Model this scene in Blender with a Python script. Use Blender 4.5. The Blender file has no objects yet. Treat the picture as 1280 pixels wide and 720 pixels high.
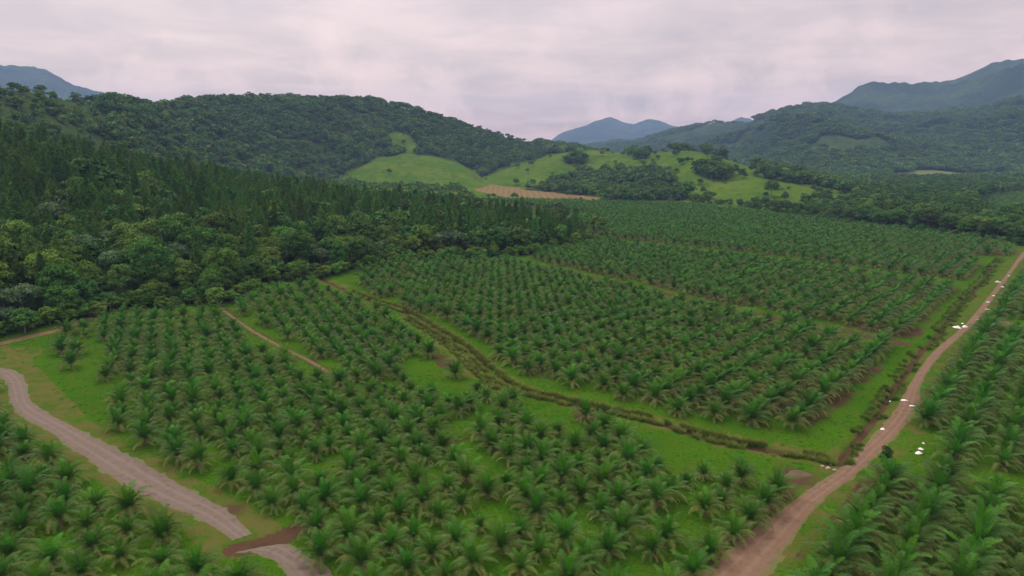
import bpy, math
import numpy as np
from mathutils import Vector

R = math.radians
SC = bpy.context.scene
COL = SC.collection

# ------------------------------------------------------------------ camera
H = 60.0
PITCH = math.atan(170.0 / 853.0)
F = 853.0
cd = bpy.data.cameras.new('camera')
cd.sensor_width = 36.0
cd.lens = 36.0 * F / 1280.0
cd.clip_start = 0.5
cd.clip_end = 40000
cam = bpy.data.objects.new('camera', cd)
bpy.context.scene.collection.objects.link(cam)
cam.location = (0, 0, H)
cam.rotation_euler = (math.pi / 2 - PITCH, 0, 0)
SC.camera = cam

# ------------------------------------------------------------------ sky
SUN_EL, SUN_AZ = R(58), R(-35)          # azimuth from +Y towards +X
w = bpy.data.worlds.new('World')
SC.world = w
w.use_nodes = True
nt = w.node_tree
nt.nodes.clear()


def nd(tree, typ, **kw):
    n = tree.nodes.new(typ)
    for k, v in kw.items():
        if k.startswith('i_'):
            n.inputs[k[2:].replace('_', ' ')].default_value = v
        else:
            setattr(n, k, v)
    return n


def mth(tree, op, a, b=None, c=None, clamp=False):
    n = tree.nodes.new('ShaderNodeMath')
    n.operation = op
    n.use_clamp = clamp
    for i, v in enumerate((a, b, c)):
        if v is None:
            continue
        if isinstance(v, (int, float)):
            n.inputs[i].default_value = v
        else:
            tree.links.new(v, n.inputs[i])
    return n.outputs[0]


def mixc(tree, fac, a, b, blend='MIX'):
    n = tree.nodes.new('ShaderNodeMix')
    n.data_type = 'RGBA'
    n.blend_type = blend
    for s, v in ((n.inputs[0], fac), (n.inputs[6], a), (n.inputs[7], b)):
        if isinstance(v, (int, float)):
            s.default_value = v
        elif isinstance(v, (tuple, list)):
            s.default_value = (*v[:3], 1.0)
        else:
            tree.links.new(v, s)
    return n.outputs[2]


def ramp(tree, fac, stops, interp='LINEAR'):
    n = tree.nodes.new('ShaderNodeValToRGB')
    n.color_ramp.interpolation = interp
    el = n.color_ramp.elements
    while len(el) < len(stops):
        el.new(0.5)
    for e, (p, c) in zip(el, stops):
        e.position = p
        e.color = (*c[:3], 1.0) if isinstance(c, (tuple, list)) else (c, c, c, 1.0)
    tree.links.new(fac, n.inputs[0])
    return n.outputs[0]


def noise(tree, vec, scale, detail=4, rough=0.55, dist=0.0):
    n = tree.nodes.new('ShaderNodeTexNoise')
    n.inputs['Scale'].default_value = scale
    n.inputs['Detail'].default_value = detail
    n.inputs['Roughness'].default_value = rough
    n.inputs['Distortion'].default_value = dist
    tree.links.new(vec, n.inputs['Vector'])
    return n.outputs['Fac']


sky = nd(nt, 'ShaderNodeTexSky', sky_type='NISHITA', sun_disc=False)
sky.sun_elevation = SUN_EL
sky.sun_rotation = SUN_AZ
sky.air_density = 1.4
sky.dust_density = 3.0
bg1 = nd(nt, 'ShaderNodeBackground', i_Strength=0.05)
nt.links.new(sky.outputs[0], bg1.inputs[0])
tc = nd(nt, 'ShaderNodeTexCoord')
sep = nd(nt, 'ShaderNodeSeparateXYZ')
nt.links.new(tc.outputs['Generated'], sep.inputs[0])
zz = mth(nt, 'MAXIMUM', sep.outputs[2], 0.0)
den = mth(nt, 'ADD', zz, 0.10)
comb = nd(nt, 'ShaderNodeCombineXYZ')
nt.links.new(mth(nt, 'DIVIDE', sep.outputs[0], den), comb.inputs[0])
nt.links.new(mth(nt, 'DIVIDE', sep.outputs[1], den), comb.inputs[1])
n1 = noise(nt, comb.outputs[0], 0.55, 5, 0.5, 0.6)
n2 = noise(nt, comb.outputs[0], 1.7, 6, 0.55, 0.4)
n3 = noise(nt, tc.outputs['Generated'], 7.0, 7, 0.6, 0.3)
cl = mth(nt, 'ADD', mth(nt, 'MULTIPLY', n1, 0.55), mth(nt, 'MULTIPLY', n2, 0.45))
lum = ramp(nt, cl, [(0.30, (0.50, 0.370, 0.350)), (0.45, (0.67, 0.483, 0.434)), (0.60, (0.90, 0.640, 0.565))])
# brighter breaks in the low cloud bank near the horizon
lowm = ramp(nt, zz, [(0.0, 1.0), (0.06, 0.9), (0.20, 0.0)])
brk = ramp(nt, n3, [(0.50, 0.0), (0.62, 1.0)])
lum = mixc(nt, mth(nt, 'MULTIPLY', mth(nt, 'MULTIPLY', lowm, brk), 0.9), lum, (1.10, 0.78, 0.68))
drk = ramp(nt, n3, [(0.36, 1.0), (0.47, 0.0)])
lum = mixc(nt, mth(nt, 'MULTIPLY', mth(nt, 'MULTIPLY', lowm, drk), 0.22), lum, (0.52, 0.39, 0.39))
lum = mixc(nt, ramp(nt, zz, [(0.0, 1.0), (0.22, 0.0)]), lum, mixc(nt, 1.0, lum, (1.32, 1.20, 1.08), 'MULTIPLY'))
# an overcast dome is brighter overhead than at the horizon
up = ramp(nt, zz, [(0.0, 0.42), (0.25, 0.42), (0.55, 0.85), (0.85, 1.0)])
upc = mth(nt, 'MULTIPLY', ramp(nt, zz, [(0.0, 0.365), (0.25, 0.36), (0.55, 0.80), (0.85, 1.0)]), 2.65)
bg2 = nd(nt, 'ShaderNodeBackground')
nt.links.new(lum, bg2.inputs[0])
nt.links.new(upc, bg2.inputs[1])
add = nd(nt, 'ShaderNodeAddShader')
nt.links.new(bg1.outputs[0], add.inputs[0])
nt.links.new(bg2.outputs[0], add.inputs[1])
wo = nd(nt, 'ShaderNodeOutputWorld')
nt.links.new(add.outputs[0], wo.inputs[0])

# ------------------------------------------------------------------ sun
sd = bpy.data.lights.new('sun', 'SUN')
sd.energy = 1.5
sd.angle = R(20)
sd.color = (1.0, 0.96, 0.90)
sun = bpy.data.objects.new('sun', sd)
bpy.context.scene.collection.objects.link(sun)
sdir = Vector((math.sin(SUN_AZ) * math.cos(SUN_EL), math.cos(SUN_AZ) * math.cos(SUN_EL), math.sin(SUN_EL)))
sun.rotation_euler = (-sdir).to_track_quat('-Z', 'Y').to_euler()

vs = SC.view_settings
SC.display_settings.display_device = 'sRGB'
vs.view_transform = 'Standard'
vs.look = 'None'
vs.gamma = 1.0
vs.exposure = 0.0
vs.use_curve_mapping = False
SC.render.engine = 'CYCLES'
cy = SC.cycles
cy.max_bounces = 5
cy.diffuse_bounces = 3
cy.glossy_bounces = 2
cy.transmission_bounces = 3
cy.volume_bounces = 0
cy.transparent_max_bounces = 4
cy.use_denoising = True
cy.denoiser = 'OPENIMAGEDENOISE'
cy.use_adaptive_sampling = True
cy.adaptive_threshold = 0.01

HAZE_DENSITY = 0.92e-4
HAZE_COLOR = (0.34, 0.57, 1.0)

# ------------------------------------------------------------------ maths
rng = np.random.default_rng(7)
CP, SP = math.cos(PITCH), math.sin(PITCH)


def ray(x, y):
    """azimuth and tan(elevation) of a point of the view"""
    X = (np.asarray(x, float) - 640) / F
    Y = (360 - np.asarray(y, float)) / F
    fy = CP + Y * SP
    fz = -SP + Y * CP
    return np.arctan2(X, fy), fz / np.hypot(X, fy)


def g(x, y, z=0.0):
    """where the sight line meets the level plane at height z"""
    az, te = ray(x, y)
    r = (z - H) / te
    return np.stack([r * np.sin(az), r * np.cos(az)], -1)


def gp(pts):
    p = np.array(pts, float)
    return g(p[:, 0], p[:, 1])


def proj(x, y, z):
    zz_ = z - H
    d = y * CP - zz_ * SP
    v = y * SP + zz_ * CP
    d = np.where(d > 0.1, d, 0.1)
    return 640 + F * x / d, 360 - F * v / d, d


def inpoly(px, py, poly):
    poly = np.asarray(poly, float)
    n = len(poly)
    inside = np.zeros(px.shape, bool)
    x0, y0, x1, y1 = poly[:, 0].min(), poly[:, 1].min(), poly[:, 0].max(), poly[:, 1].max()
    m = (px >= x0) & (px <= x1) & (py >= y0) & (py <= y1)
    if not m.any():
        return inside
    qx, qy = px[m], py[m]
    ins = np.zeros(qx.shape, bool)
    for i in range(n):
        ax, ay = poly[i]
        bx, by = poly[(i + 1) % n]
        if ay == by:
            continue
        c = ((ay > qy) != (by > qy)) & (qx < (bx - ax) * (qy - ay) / (by - ay) + ax)
        ins ^= c
    inside[m] = ins
    return inside


def dline(px, py, line, most=60.0):
    """distance to a polyline, capped"""
    line = np.asarray(line, float)
    d = np.full(px.shape, most)
    m = (px > line[:, 0].min() - most) & (px < line[:, 0].max() + most) & (py > line[:, 1].min() - most) & (py < line[:, 1].max() + most)
    if not m.any():
        return d
    qx, qy = px[m], py[m]
    best = np.full(qx.shape, most)
    for a, b in zip(line[:-1], line[1:]):
        v = b - a
        L = max((v * v).sum(), 1e-9)
        t = np.clip(((qx - a[0]) * v[0] + (qy - a[1]) * v[1]) / L, 0, 1)
        best = np.minimum(best, np.hypot(qx - a[0] - t * v[0], qy - a[1] - t * v[1]))
    d[m] = best
    return d


def sstep(a, b, x):
    t = np.clip((x - a) / (b - a), 0, 1)
    return t * t * (3 - 2 * t)


def _hash(i, j, s):
    h = (i.astype(np.int64) * 374761393 + j.astype(np.int64) * 668265263 + s * 1274126177) & 0xFFFFFFFF
    h = ((h ^ (h >> 13)) * 1274126177) & 0xFFFFFFFF
    h = (h ^ (h >> 16)) & 0xFFFFFFFF
    return h / 4294967295.0


def vnoise(x, y, s=0):
    i, j = np.floor(x), np.floor(y)
    u, v = x - i, y - j
    u = u * u * u * (u * (u * 6 - 15) + 10)
    v = v * v * v * (v * (v * 6 - 15) + 10)
    a, b = _hash(i, j, s), _hash(i + 1, j, s)
    c, d = _hash(i, j + 1, s), _hash(i + 1, j + 1, s)
    return (a + (b - a) * u) * (1 - v) + (c + (d - c) * u) * v


def fbm(x, y, s=0, o=4):
    t, a, n = 0.0, 1.0, 0.0
    for k in range(o):
        t = t + a * vnoise(x * 2 ** k + 17.3 * k, y * 2 ** k - 9.1 * k, s + k)
        n += a
        a *= 0.5
    return t / n


def ridged(x, y, s=0, o=4):
    t, a, n = 0.0, 1.0, 0.0
    for k in range(o):
        t = t + a * (1 - np.abs(2 * vnoise(x * 2 ** k + 5.3 * k, y * 2 ** k + 3.1 * k, s + k) - 1))
        n += a
        a *= 0.5
    return t / n


def smooth_line(pts, step=1.0):
    """Catmull-Rom through the points, evenly resampled"""
    p = np.asarray(pts, float)
    q = np.vstack([2 * p[0] - p[1], p, 2 * p[-1] - p[-2]])
    out = []
    for i in range(1, len(q) - 2):
        t = np.linspace(0, 1, 12, endpoint=False)[:, None]
        a, b, c, d = q[i - 1], q[i], q[i + 1], q[i + 2]
        out.append(0.5 * (2 * b + (c - a) * t + (2 * a - 5 * b + 4 * c - d) * t ** 2 + (-a + 3 * b - 3 * c + d) * t ** 3))
    out = np.vstack(out + [p[-1:]])
    s = np.r_[0, np.cumsum(np.linalg.norm(np.diff(out, axis=0), axis=1))]
    n = max(int(s[-1] / step), 2)
    u = np.linspace(0, s[-1], n)
    return np.stack([np.interp(u, s, out[:, k]) for k in range(out.shape[1])], 1)


# ------------------------------------------------------------------ plan of the valley floor
GREY_UP = gp([(-70, 453), (0, 460), (22, 465), (33, 480), (38, 500), (58, 515), (89, 532), (120, 548), (153, 565), (187, 583), (233, 610), (283, 637), (316, 668)])
GREY_LO = gp([(-70, 461), (-20, 466), (0, 471), (9, 481), (11, 494), (16, 508), (30, 523), (58, 537), (76, 551), (98, 566), (130, 589), (180, 620), (222, 637), (255, 652), (292, 676)])
TAIL_UP = gp([(330, 681), (345, 679), (362, 682), (384, 695), (406, 707), (418, 722), (432, 745), (450, 790)])
TAIL_LO = gp([(297, 688), (315, 690), (330, 695), (345, 703), (355, 712), (362, 725), (374, 748), (385, 795)])
RED_L = gp([(790, 800), (830, 762), (874, 720), (931, 675), (977, 637), (1005, 616), (1041, 592), (1067, 567), (1097, 540), (1121, 510), (1144, 469), (1168, 438), (1201, 411), (1221, 389), (1237, 369), (1254, 348), (1267, 331), (1281, 313), (1330, 262)])
RED_R = gp([(905, 800), (932, 762), (956, 720), (985, 680), (1008, 650), (1030, 624), (1067, 596), (1098, 567), (1130, 534), (1146, 510), (1153, 477), (1174, 446), (1207, 415), (1227, 394), (1241, 374), (1257, 352), (1270, 334), (1285, 316), (1336, 262)])
BACK_TRACK = gp([(-80, 446), (0, 432), (40, 424), (75, 417), (90, 412), (120, 404)])
FIELD_PATH = gp([(272, 388), (285, 396), (305, 408), (330, 422), (350, 433), (385, 450), (410, 465)])
CROSS_TRACK = gp([(1228, 399), (1245, 401), (1262, 406), (1285, 412), (1340, 424)])
END_TRACK = gp([(1236, 311), (1255, 313), (1275, 316), (1300, 318)])
MID_TRACK = gp([(655, 330), (720, 343), (780, 355), (840, 369), (900, 383), (960, 396), (1040, 410), (1100, 424), (1150, 434)])
FAR_TRACK = gp([(770, 302), (830, 309), (900, 316), (1000, 328), (1100, 342), (1205, 356), (1240, 352)])
DITCH = smooth_line(gp([(400, 358), (425, 366), (455, 376), (500, 388), (540, 409), (580, 434), (618, 468), (655, 489), (700, 500), (760, 513), (820, 526), (880, 545), (950, 560), (1010, 569), (1045, 577)]), 2.0)
DITCH2 = smooth_line(gp([(505, 398), (535, 414), (565, 436), (592, 462), (622, 486)]), 2.0)
SIDE = smooth_line(gp([(1050, 577), (1075, 545), (1100, 512), (1122, 480), (1140, 455), (1152, 438), (1168, 424), (1186, 400), (1205, 376), (1228, 352), (1240, 335), (1252, 322)]), 2.0)
RED_C = (RED_L + RED_R) / 2
GREY_C = (smooth_line(GREY_UP, 0.4)[np.linspace(0, 1, 40).__mul__(len(smooth_line(GREY_UP, 0.4)) - 1).astype(int)] + smooth_line(GREY_LO, 0.4)[np.linspace(0, 1, 40).__mul__(len(smooth_line(GREY_LO, 0.4)) - 1).astype(int)]) / 2

DARKCUT = gp([(296, 686), (330, 680), (352, 672), (375, 660), (392, 655)])

BLOCKS = {  # ground outlines of the planted blocks
    'gravel': gp([(-220, 474), (-12, 478), (2, 500), (12, 528), (52, 558), (112, 604), (180, 642), (235, 672), (285, 702), (330, 716), (345, 760), (350, 860), (-500, 860)]),
    'west': gp([(88, 418), (150, 402), (240, 396), (268, 392), (330, 372), (418, 364), (450, 378), (490, 395), (515, 420), (545, 452), (575, 475), (620, 503), (700, 512), (760, 532), (820, 560), (905, 578), (990, 584), (1012, 594), (985, 628), (925, 677), (872, 722), (815, 790), (440, 790), (410, 708), (385, 690), (330, 668), (250, 612), (190, 570), (118, 540), (112, 500), (85, 460), (60, 440)]),
    'middle': gp([(445, 352), (500, 339), (560, 332), (648, 328), (720, 347), (780, 359), (840, 373), (900, 387), (960, 400), (1040, 414), (1118, 432), (1105, 462), (1060, 505), (1015, 535), (960, 542), (900, 532), (850, 520), (800, 508), (745, 495), (690, 480), (640, 462), (600, 432), (560, 408), (505, 385), (465, 376)]),
    'upper': gp([(662, 325), (700, 312), (760, 301), (830, 312), (900, 320), (1000, 332), (1100, 346), (1208, 362), (1196, 388), (1165, 418), (1148, 430), (1100, 420), (1040, 406), (960, 391), (900, 378), (840, 365), (780, 351), (720, 338)]),
    'far': gp([(600, 251), (700, 252), (750, 254), (800, 255), (870, 258), (980, 271), (1100, 286), (1180, 296), (1250, 304), (1262, 312), (1238, 345), (1205, 352), (1100, 338), (1000, 324), (900, 312), (830, 305), (760, 298), (735, 285), (735, 268)]),
    'east': gp([(1245, 397), (1262, 370), (1284, 338), (1300, 322), (1460, 335), (1480, 430), (1300, 404)]),
    'road': gp([(1232, 404), (1200, 438), (1168, 472), (1148, 500), (1152, 524), (1168, 562), (1205, 586), (1280, 604), (1400, 630), (1520, 645), (1520, 450), (1300, 420)]),
    'rows': gp([(1082, 592), (1050, 632), (1008, 675), (975, 722), (930, 790), (1500, 860), (1500, 668), (1290, 625), (1200, 612), (1140, 602)]),
    'distant': gp([(1195, 262), (1225, 250), (1260, 243), (1500, 243), (1500, 285), (1290, 274), (1230, 270)]),
}
# clearings inside the planted blocks
HOLES = [gp(h) for h in (
    [(90, 450), (120, 455), (138, 485), (128, 512), (100, 500)],
    [(100, 425), (135, 432), (130, 470), (100, 450)],
    [(232, 552), (262, 556), (290, 575), (268, 588), (242, 572)],
    [(345, 592), (375, 586), (430, 576), (420, 588), (370, 602)],
    [(555, 528), (600, 520), (625, 528), (600, 545), (560, 552)],
    [(500, 590), (545, 575), (570, 590), (540, 600), (490, 612)],
    [(590, 560), (610, 560), (612, 590), (595, 590)],
    [(775, 545), (850, 563), (905, 580), (880, 590), (835, 582), (810, 572)],
    [(640, 520), (700, 520), (745, 545), (700, 545), (650, 535)],
    [(300, 425), (330, 428), (360, 445), (345, 450), (300, 435)],
    [(500, 470), (530, 440), (560, 470), (590, 500), (560, 500)],
    [(880, 596), (915, 600), (920, 610), (880, 612)],
)]
FOREST = gp([(-600, 470), (-100, 436), (0, 424), (50, 414), (85, 409), (150, 397), (240, 389), (292, 384), (328, 366), (400, 357), (440, 349), (500, 337), (560, 329), (650, 322), (700, 308), (745, 298), (752, 285), (742, 268), (730, 256), (600, 252), (500, 245), (430, 238), (200, 225), (-200, 225), (-900, 240), (-1500, 330)])
BELT = gp([(1285, 309), (1262, 302), (1190, 293), (1100, 283), (1040, 275), (985, 267), (920, 259), (870, 255), (868, 254), (920, 259), (1000, 264), (1055, 258), (1088, 246), (1105, 228), (1250, 231), (1270, 240), (1215, 250), (1190, 262), (1240, 274), (1290, 278), (1400, 300), (1400, 330)])
PALE = gp([(1105, 230), (1112, 221), (1160, 219.5), (1262, 221), (1264, 224.5), (1190, 226), (1150, 230)])
PALE_FIELD = True
PLOUGH = gp([(592, 238), (612, 234), (650, 236), (700, 241), (748, 247), (752, 251), (700, 250), (640, 247)])

# hills: (x, y of the crest in the view, distance) plus the width of the slope before and behind it
LAYERS = [
    dict(pts=[(-900, 60, 1500), (-300, 82, 1000), (0, 112, 960), (30, 114, 980), (60, 122, 1000), (100, 129, 1050), (150, 130, 1120), (180, 132, 1200), (210, 136, 1300), (240, 131, 1400), (300, 127, 1550), (360, 125, 1650), (420, 127, 1700), (470, 129, 1740), (520, 139, 1760), (560, 153, 1780), (600, 165, 1800), (640, 174, 1820), (680, 183, 1840), (720, 188, 1840), (780, 205, 1840), (860, 235, 1800)],
         wf=(-900, 360, 0, 340, 150, 400, 300, 560, 440, 520, 900, 520), wb=900, rough=0.20, ns=1 / 260, seed=3),
    dict(pts=[(415, 236, 1340), (438, 213, 1360), (470, 198, 1370), (505, 191, 1380), (545, 196, 1380), (575, 204, 1370), (595, 216, 1360), (612, 236, 1340)],
         wf=250, wb=300, rough=0.05, ns=1 / 200, seed=11),
    dict(pts=[(585, 236, 1300), (610, 221, 1340), (640, 209, 1380), (670, 199, 1420), (700, 191, 1460), (740, 187, 1500), (790, 192, 1480), (830, 190, 1420), (855, 187, 1360), (885, 191, 1300), (920, 204, 1230), (960, 214, 1170), (1000, 223, 1120), (1050, 236, 1060), (1085, 245, 1000), (1110, 252, 950)],
         wf=(585, 170, 700, 360, 760, 480, 860, 540, 1000, 380, 1100, 240), wb=500, rough=0.22, ns=1 / 130, seed=23),
    dict(pts=[(620, 196, 5600), (700, 184, 5400), (740, 178, 5200), (800, 173, 4800), (830, 167, 4500), (870, 159, 4200), (930, 152, 3900), (975, 140, 3700), (1010, 135, 3600), (1050, 135, 3600), (1090, 142, 3600), (1130, 147, 3700), (1180, 144, 3800), (1230, 138, 3900), (1280, 128, 3900), (1500, 100, 4200), (2200, 120, 4500)],
         wf=1900, wb=1800, rough=0.42, ns=1 / 620, seed=31),
    dict(pts=[(940, 175, 6000), (985, 153, 6000), (1030, 134, 6000), (1060, 118, 6000), (1085, 104, 6000), (1120, 107, 6000), (1160, 105, 6000), (1200, 97, 6000), (1230, 85, 6000), (1250, 78, 6000), (1280, 76, 6000), (1350, 70, 6000), (1600, 90, 6000), (2400, 110, 6000)],
         wf=2800, wb=2400, rough=0.35, ns=1 / 1100, seed=47),
    dict(pts=[(650, 190, 9900), (685, 178, 9900), (700, 168, 9900), (730, 157, 9900), (755, 147, 9900), (768, 148, 9900), (790, 155, 9900), (812, 149, 9900), (845, 158, 9900), (868, 163, 9900), (880, 160, 9900), (905, 155, 9900), (925, 147, 9900), (945, 151, 9900), (980, 165, 9900), (1040, 185, 9900)],
         wf=2600, wb=800, rough=0.35, ns=1 / 1300, seed=53),
    dict(pts=[(-1500, 70, 7600), (-300, 72, 7600), (-60, 76, 7600), (0, 80, 7600), (30, 82, 7600), (60, 90, 7600), (100, 108, 7600), (130, 116, 7600), (150, 118, 7600), (165, 127, 7600), (210, 150, 7600), (300, 185, 7600)],
         wf=2600, wb=2200, rough=0.3, ns=1 / 1100, seed=59),
]
for L in LAYERS:
    p = np.array(L['pts'], float)
    az, te = ray(p[:, 0], p[:, 1])
    o = np.argsort(az)
    L['az'], L['D'], L['z'] = az[o], p[o, 2], np.maximum(H + p[o, 2] * te[o], -5)
    if L['D'].min() > 3000:
        q_ = smooth_line(np.stack([L['az'] * 4000, L['z'], L['D']], 1), 9.0)
        k_ = np.argsort(q_[:, 0])
        L['az'], L['D'] = q_[k_, 0] / 4000, q_[k_, 2]
        L['z'] = q_[k_, 1] * (1 + 0.055 * (fbm(L['az'] * 150, L['az'] * 0 + L['seed'], 5, 4) - 0.5))
    if isinstance(L['wf'], tuple):
        wx = np.array(L['wf'][0::2], float)
        L['wf'] = (ray(wx, 190)[0], np.array(L['wf'][1::2], float))
# the pine slope behind the palm fields: crest heights in metres
_a, _ = ray(np.array([-1200, -300, 0, 200, 400, 600, 735]), 200)
LAYERS.append(dict(az=_a, D=np.array([620, 600, 580, 570, 560, 560, 540.]), z=np.array([95, 80, 62, 37, 18, 4, 0.]), wf=330, wb=420, rough=0.10, ns=1 / 110, seed=71))


def softmax2(a, b, k=6.0):
    h = np.clip(0.5 + 0.5 * (a - b) / k, 0, 1)
    return b + (a - b) * h + k * h * (1 - h) - k * 0.25 * 0


def terrain(x, y):
    r = np.hypot(x, y)
    az = np.arctan2(x, y)
    h = np.zeros_like(r)
    for L in LAYERS:
        D = np.interp(az, L['az'], L['D'])
        Z = np.interp(az, L['az'], L['z'], left=0, right=0)
        fade = sstep(L['az'][0] - 0.10, L['az'][0], az) * (1 - sstep(L['az'][-1], L['az'][-1] + 0.08, az))
        Zl = np.interp(az, L['az'], L['z']) * fade
        WF = np.interp(az, *L['wf']) if isinstance(L['wf'], tuple) else L['wf']
        m = (r > D - WF) & (r < D + L['wb']) & (Zl > 0.3)
        if not m.any():
            continue
        t = np.where(r < D, (r - D + WF) / WF, 1 - (r - D) / L['wb'])
        t = np.clip(t, 0, 1)
        wob = (ridged(x * L['ns'], y * L['ns'], L['seed']) - 0.5)
        s = t * t * (3 - 2 * t)
        s = 0.55 * s + 0.45 * t ** 1.2
        mid = np.sin(np.pi * np.clip(t, 0, 1)) ** 0.8
        s = s + L['rough'] * mid * wob * 1.6 * sstep(0.02, 0.35, t)
        near = 1 - t
        s = np.minimum(s, 1 - near * 0.35)
        hh = np.where(m, Zl * np.clip(s, 0, 1), 0)
        h = np.maximum(h, hh)
    far_ = sstep(2200, 3500, r) * sstep(20, 90, h)
    if (far_ > 0).any():
        mf = far_ > 0
        h[mf] += far_[mf] * (34 * (fbm(x[mf] / 260, y[mf] / 260, 81, 4) - 0.5))
    # nearly level valley floor
    flat = 0.16 * (fbm(x / 30, y / 30, 5, 3) - 0.5) + 0.06 * (fbm(x / 6, y / 6, 9, 2) - 0.5)
    h = h + flat * (1 - sstep(500, 900, r))
    mid = sstep(620, 1100, r)
    h = h + mid * 4.0 * (fbm(x / 90, y / 90, 15, 3) - 0.5)
    near = r < 420
    if near.any():
        xn, yn = x[near], y[near]
        dd = np.zeros_like(xn)
        for ln, dep, wd in ((DITCH, 1.0, 1.3), (DITCH2, 0.55, 0.9), (SIDE, 0.95, 1.1)):
            d = dline(xn, yn, ln, 6.0)
            dd -= dep * np.exp(-(d / wd) ** 2)
        d = dline(xn, yn, DARKCUT, 4)
        dd -= 0.35 * np.exp(-(d / 1.2) ** 2)
        h[near] += dd
    return h


def tz(x, y):
    return terrain(np.atleast_1d(np.asarray(x, float)), np.atleast_1d(np.asarray(y, float)))


# ------------------------------------------------------------------ mesh helpers
def make_mesh(name, V, Fc, mats=(), smooth=False, mat_idx=None, tone=None, sizes=None):
    """V (n,3); Fc (m,k) int, or a flat list of corners with sizes"""
    me = bpy.data.meshes.new(name)
    V = np.asarray(V, np.float32)
    me.vertices.add(len(V))
    me.vertices.foreach_set('co', V.ravel())
    if sizes is None:
        Fc = np.asarray(Fc, np.int32)
        sizes = np.full(len(Fc), Fc.shape[1], np.int32)
        flat = Fc.ravel()
    else:
        flat = np.asarray(Fc, np.int32)
        sizes = np.asarray(sizes, np.int32)
    me.loops.add(len(flat))
    me.loops.foreach_set('vertex_index', flat)
    me.polygons.add(len(sizes))
    me.polygons.foreach_set('loop_start', np.r_[0, np.cumsum(sizes)[:-1]].astype(np.int32))
    if mat_idx is not None:
        me.polygons.foreach_set('material_index', np.asarray(mat_idx, np.int32))
    me.polygons.foreach_set('use_smooth', np.full(len(sizes), smooth, bool))
    for m in mats:
        me.materials.append(m)
    if tone is not None:
        a = me.color_attributes.new('tone', 'FLOAT_COLOR', 'POINT')
        a.data.foreach_set('color', np.asarray(tone, np.float32).ravel())
    me.update(calc_edges=True)
    me.validate()
    return me


class Geo:
    """collects quads and triangles (kept as quads with a repeated corner split off) with a tone per vertex"""
    def __init__(s):
        s.v, s.t, s.f, s.n, s.m, s.count = [], [], [], [], [], 0

    def add(s, V, faces, tone=(0, 0, 0), mat=0):
        V = np.asarray(V, float)
        t = np.asarray(tone, float)
        if t.ndim == 1:
            t = np.tile(t, (len(V), 1))
        s.v.append(V)
        s.t.append(np.c_[t, np.ones(len(V))])
        F_ = np.asarray(faces, int) + s.count
        s.f.append(F_.ravel())
        s.n.append(np.full(len(F_), F_.shape[1]))
        s.m.append(np.full(len(F_), mat))
        s.count += len(V)

    def join(s, o, mat_shift=0):
        for V, t in zip(o.v, o.t):
            s.v.append(V)
            s.t.append(t)
        for f, n, m in zip(o.f, o.n, o.m):
            s.f.append(f + s.count)
            s.n.append(n)
            s.m.append(m + mat_shift)
        s.count += o.count

    def tube(s, pts, radii, sides=6, tone=(0, 0, 0), mat=0):
        pts = np.asarray(pts, float)
        V = []
        for i, p in enumerate(pts):
            d = pts[min(i + 1, len(pts) - 1)] - pts[max(i - 1, 0)]
            d = d / (np.linalg.norm(d) + 1e-9)
            a = np.cross(d, (0.31, 0.95, 0.1) if abs(d[2]) > 0.7 else (0, 0, 1.0))
            a /= np.linalg.norm(a) + 1e-9
            b = np.cross(d, a)
            for k in range(sides):
                th = 2 * math.pi * k / sides
                V.append(p + radii[i] * (a * math.cos(th) + b * math.sin(th)))
        Fc = [[i * sides + k, i * sides + (k + 1) % sides, (i + 1) * sides + (k + 1) % sides, (i + 1) * sides + k] for i in range(len(pts) - 1) for k in range(sides)]
        s.add(V, Fc, tone, mat)

    def mesh(s, name, mats, smooth=False):
        return make_mesh(name, np.vstack(s.v), np.concatenate(s.f), mats, smooth, np.concatenate(s.m), np.vstack(s.t), np.concatenate(s.n))


def link(name, me, parent=None, loc=None):
    o = bpy.data.objects.new(name, me)
    bpy.context.scene.collection.objects.link(o)
    if parent is not None:
        o.parent = parent
    if loc is not None:
        o.location = loc
    return o


def tag(o, label=None, category=None, group=None, kind=None):
    if label:
        o['label'] = label
    if category:
        o['category'] = category
    if group:
        o['group'] = group
    if kind:
        o['kind'] = kind
    return o


# ------------------------------------------------------------------ materials
def new_mat(name):
    m = bpy.data.materials.new(name)
    m.use_nodes = True
    t = m.node_tree
    t.nodes.clear()
    out = t.nodes.new('ShaderNodeOutputMaterial')
    b = t.nodes.new('ShaderNodeBsdfPrincipled')
    t.links.new(b.outputs[0], out.inputs[0])
    return m, t, b, out


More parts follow.
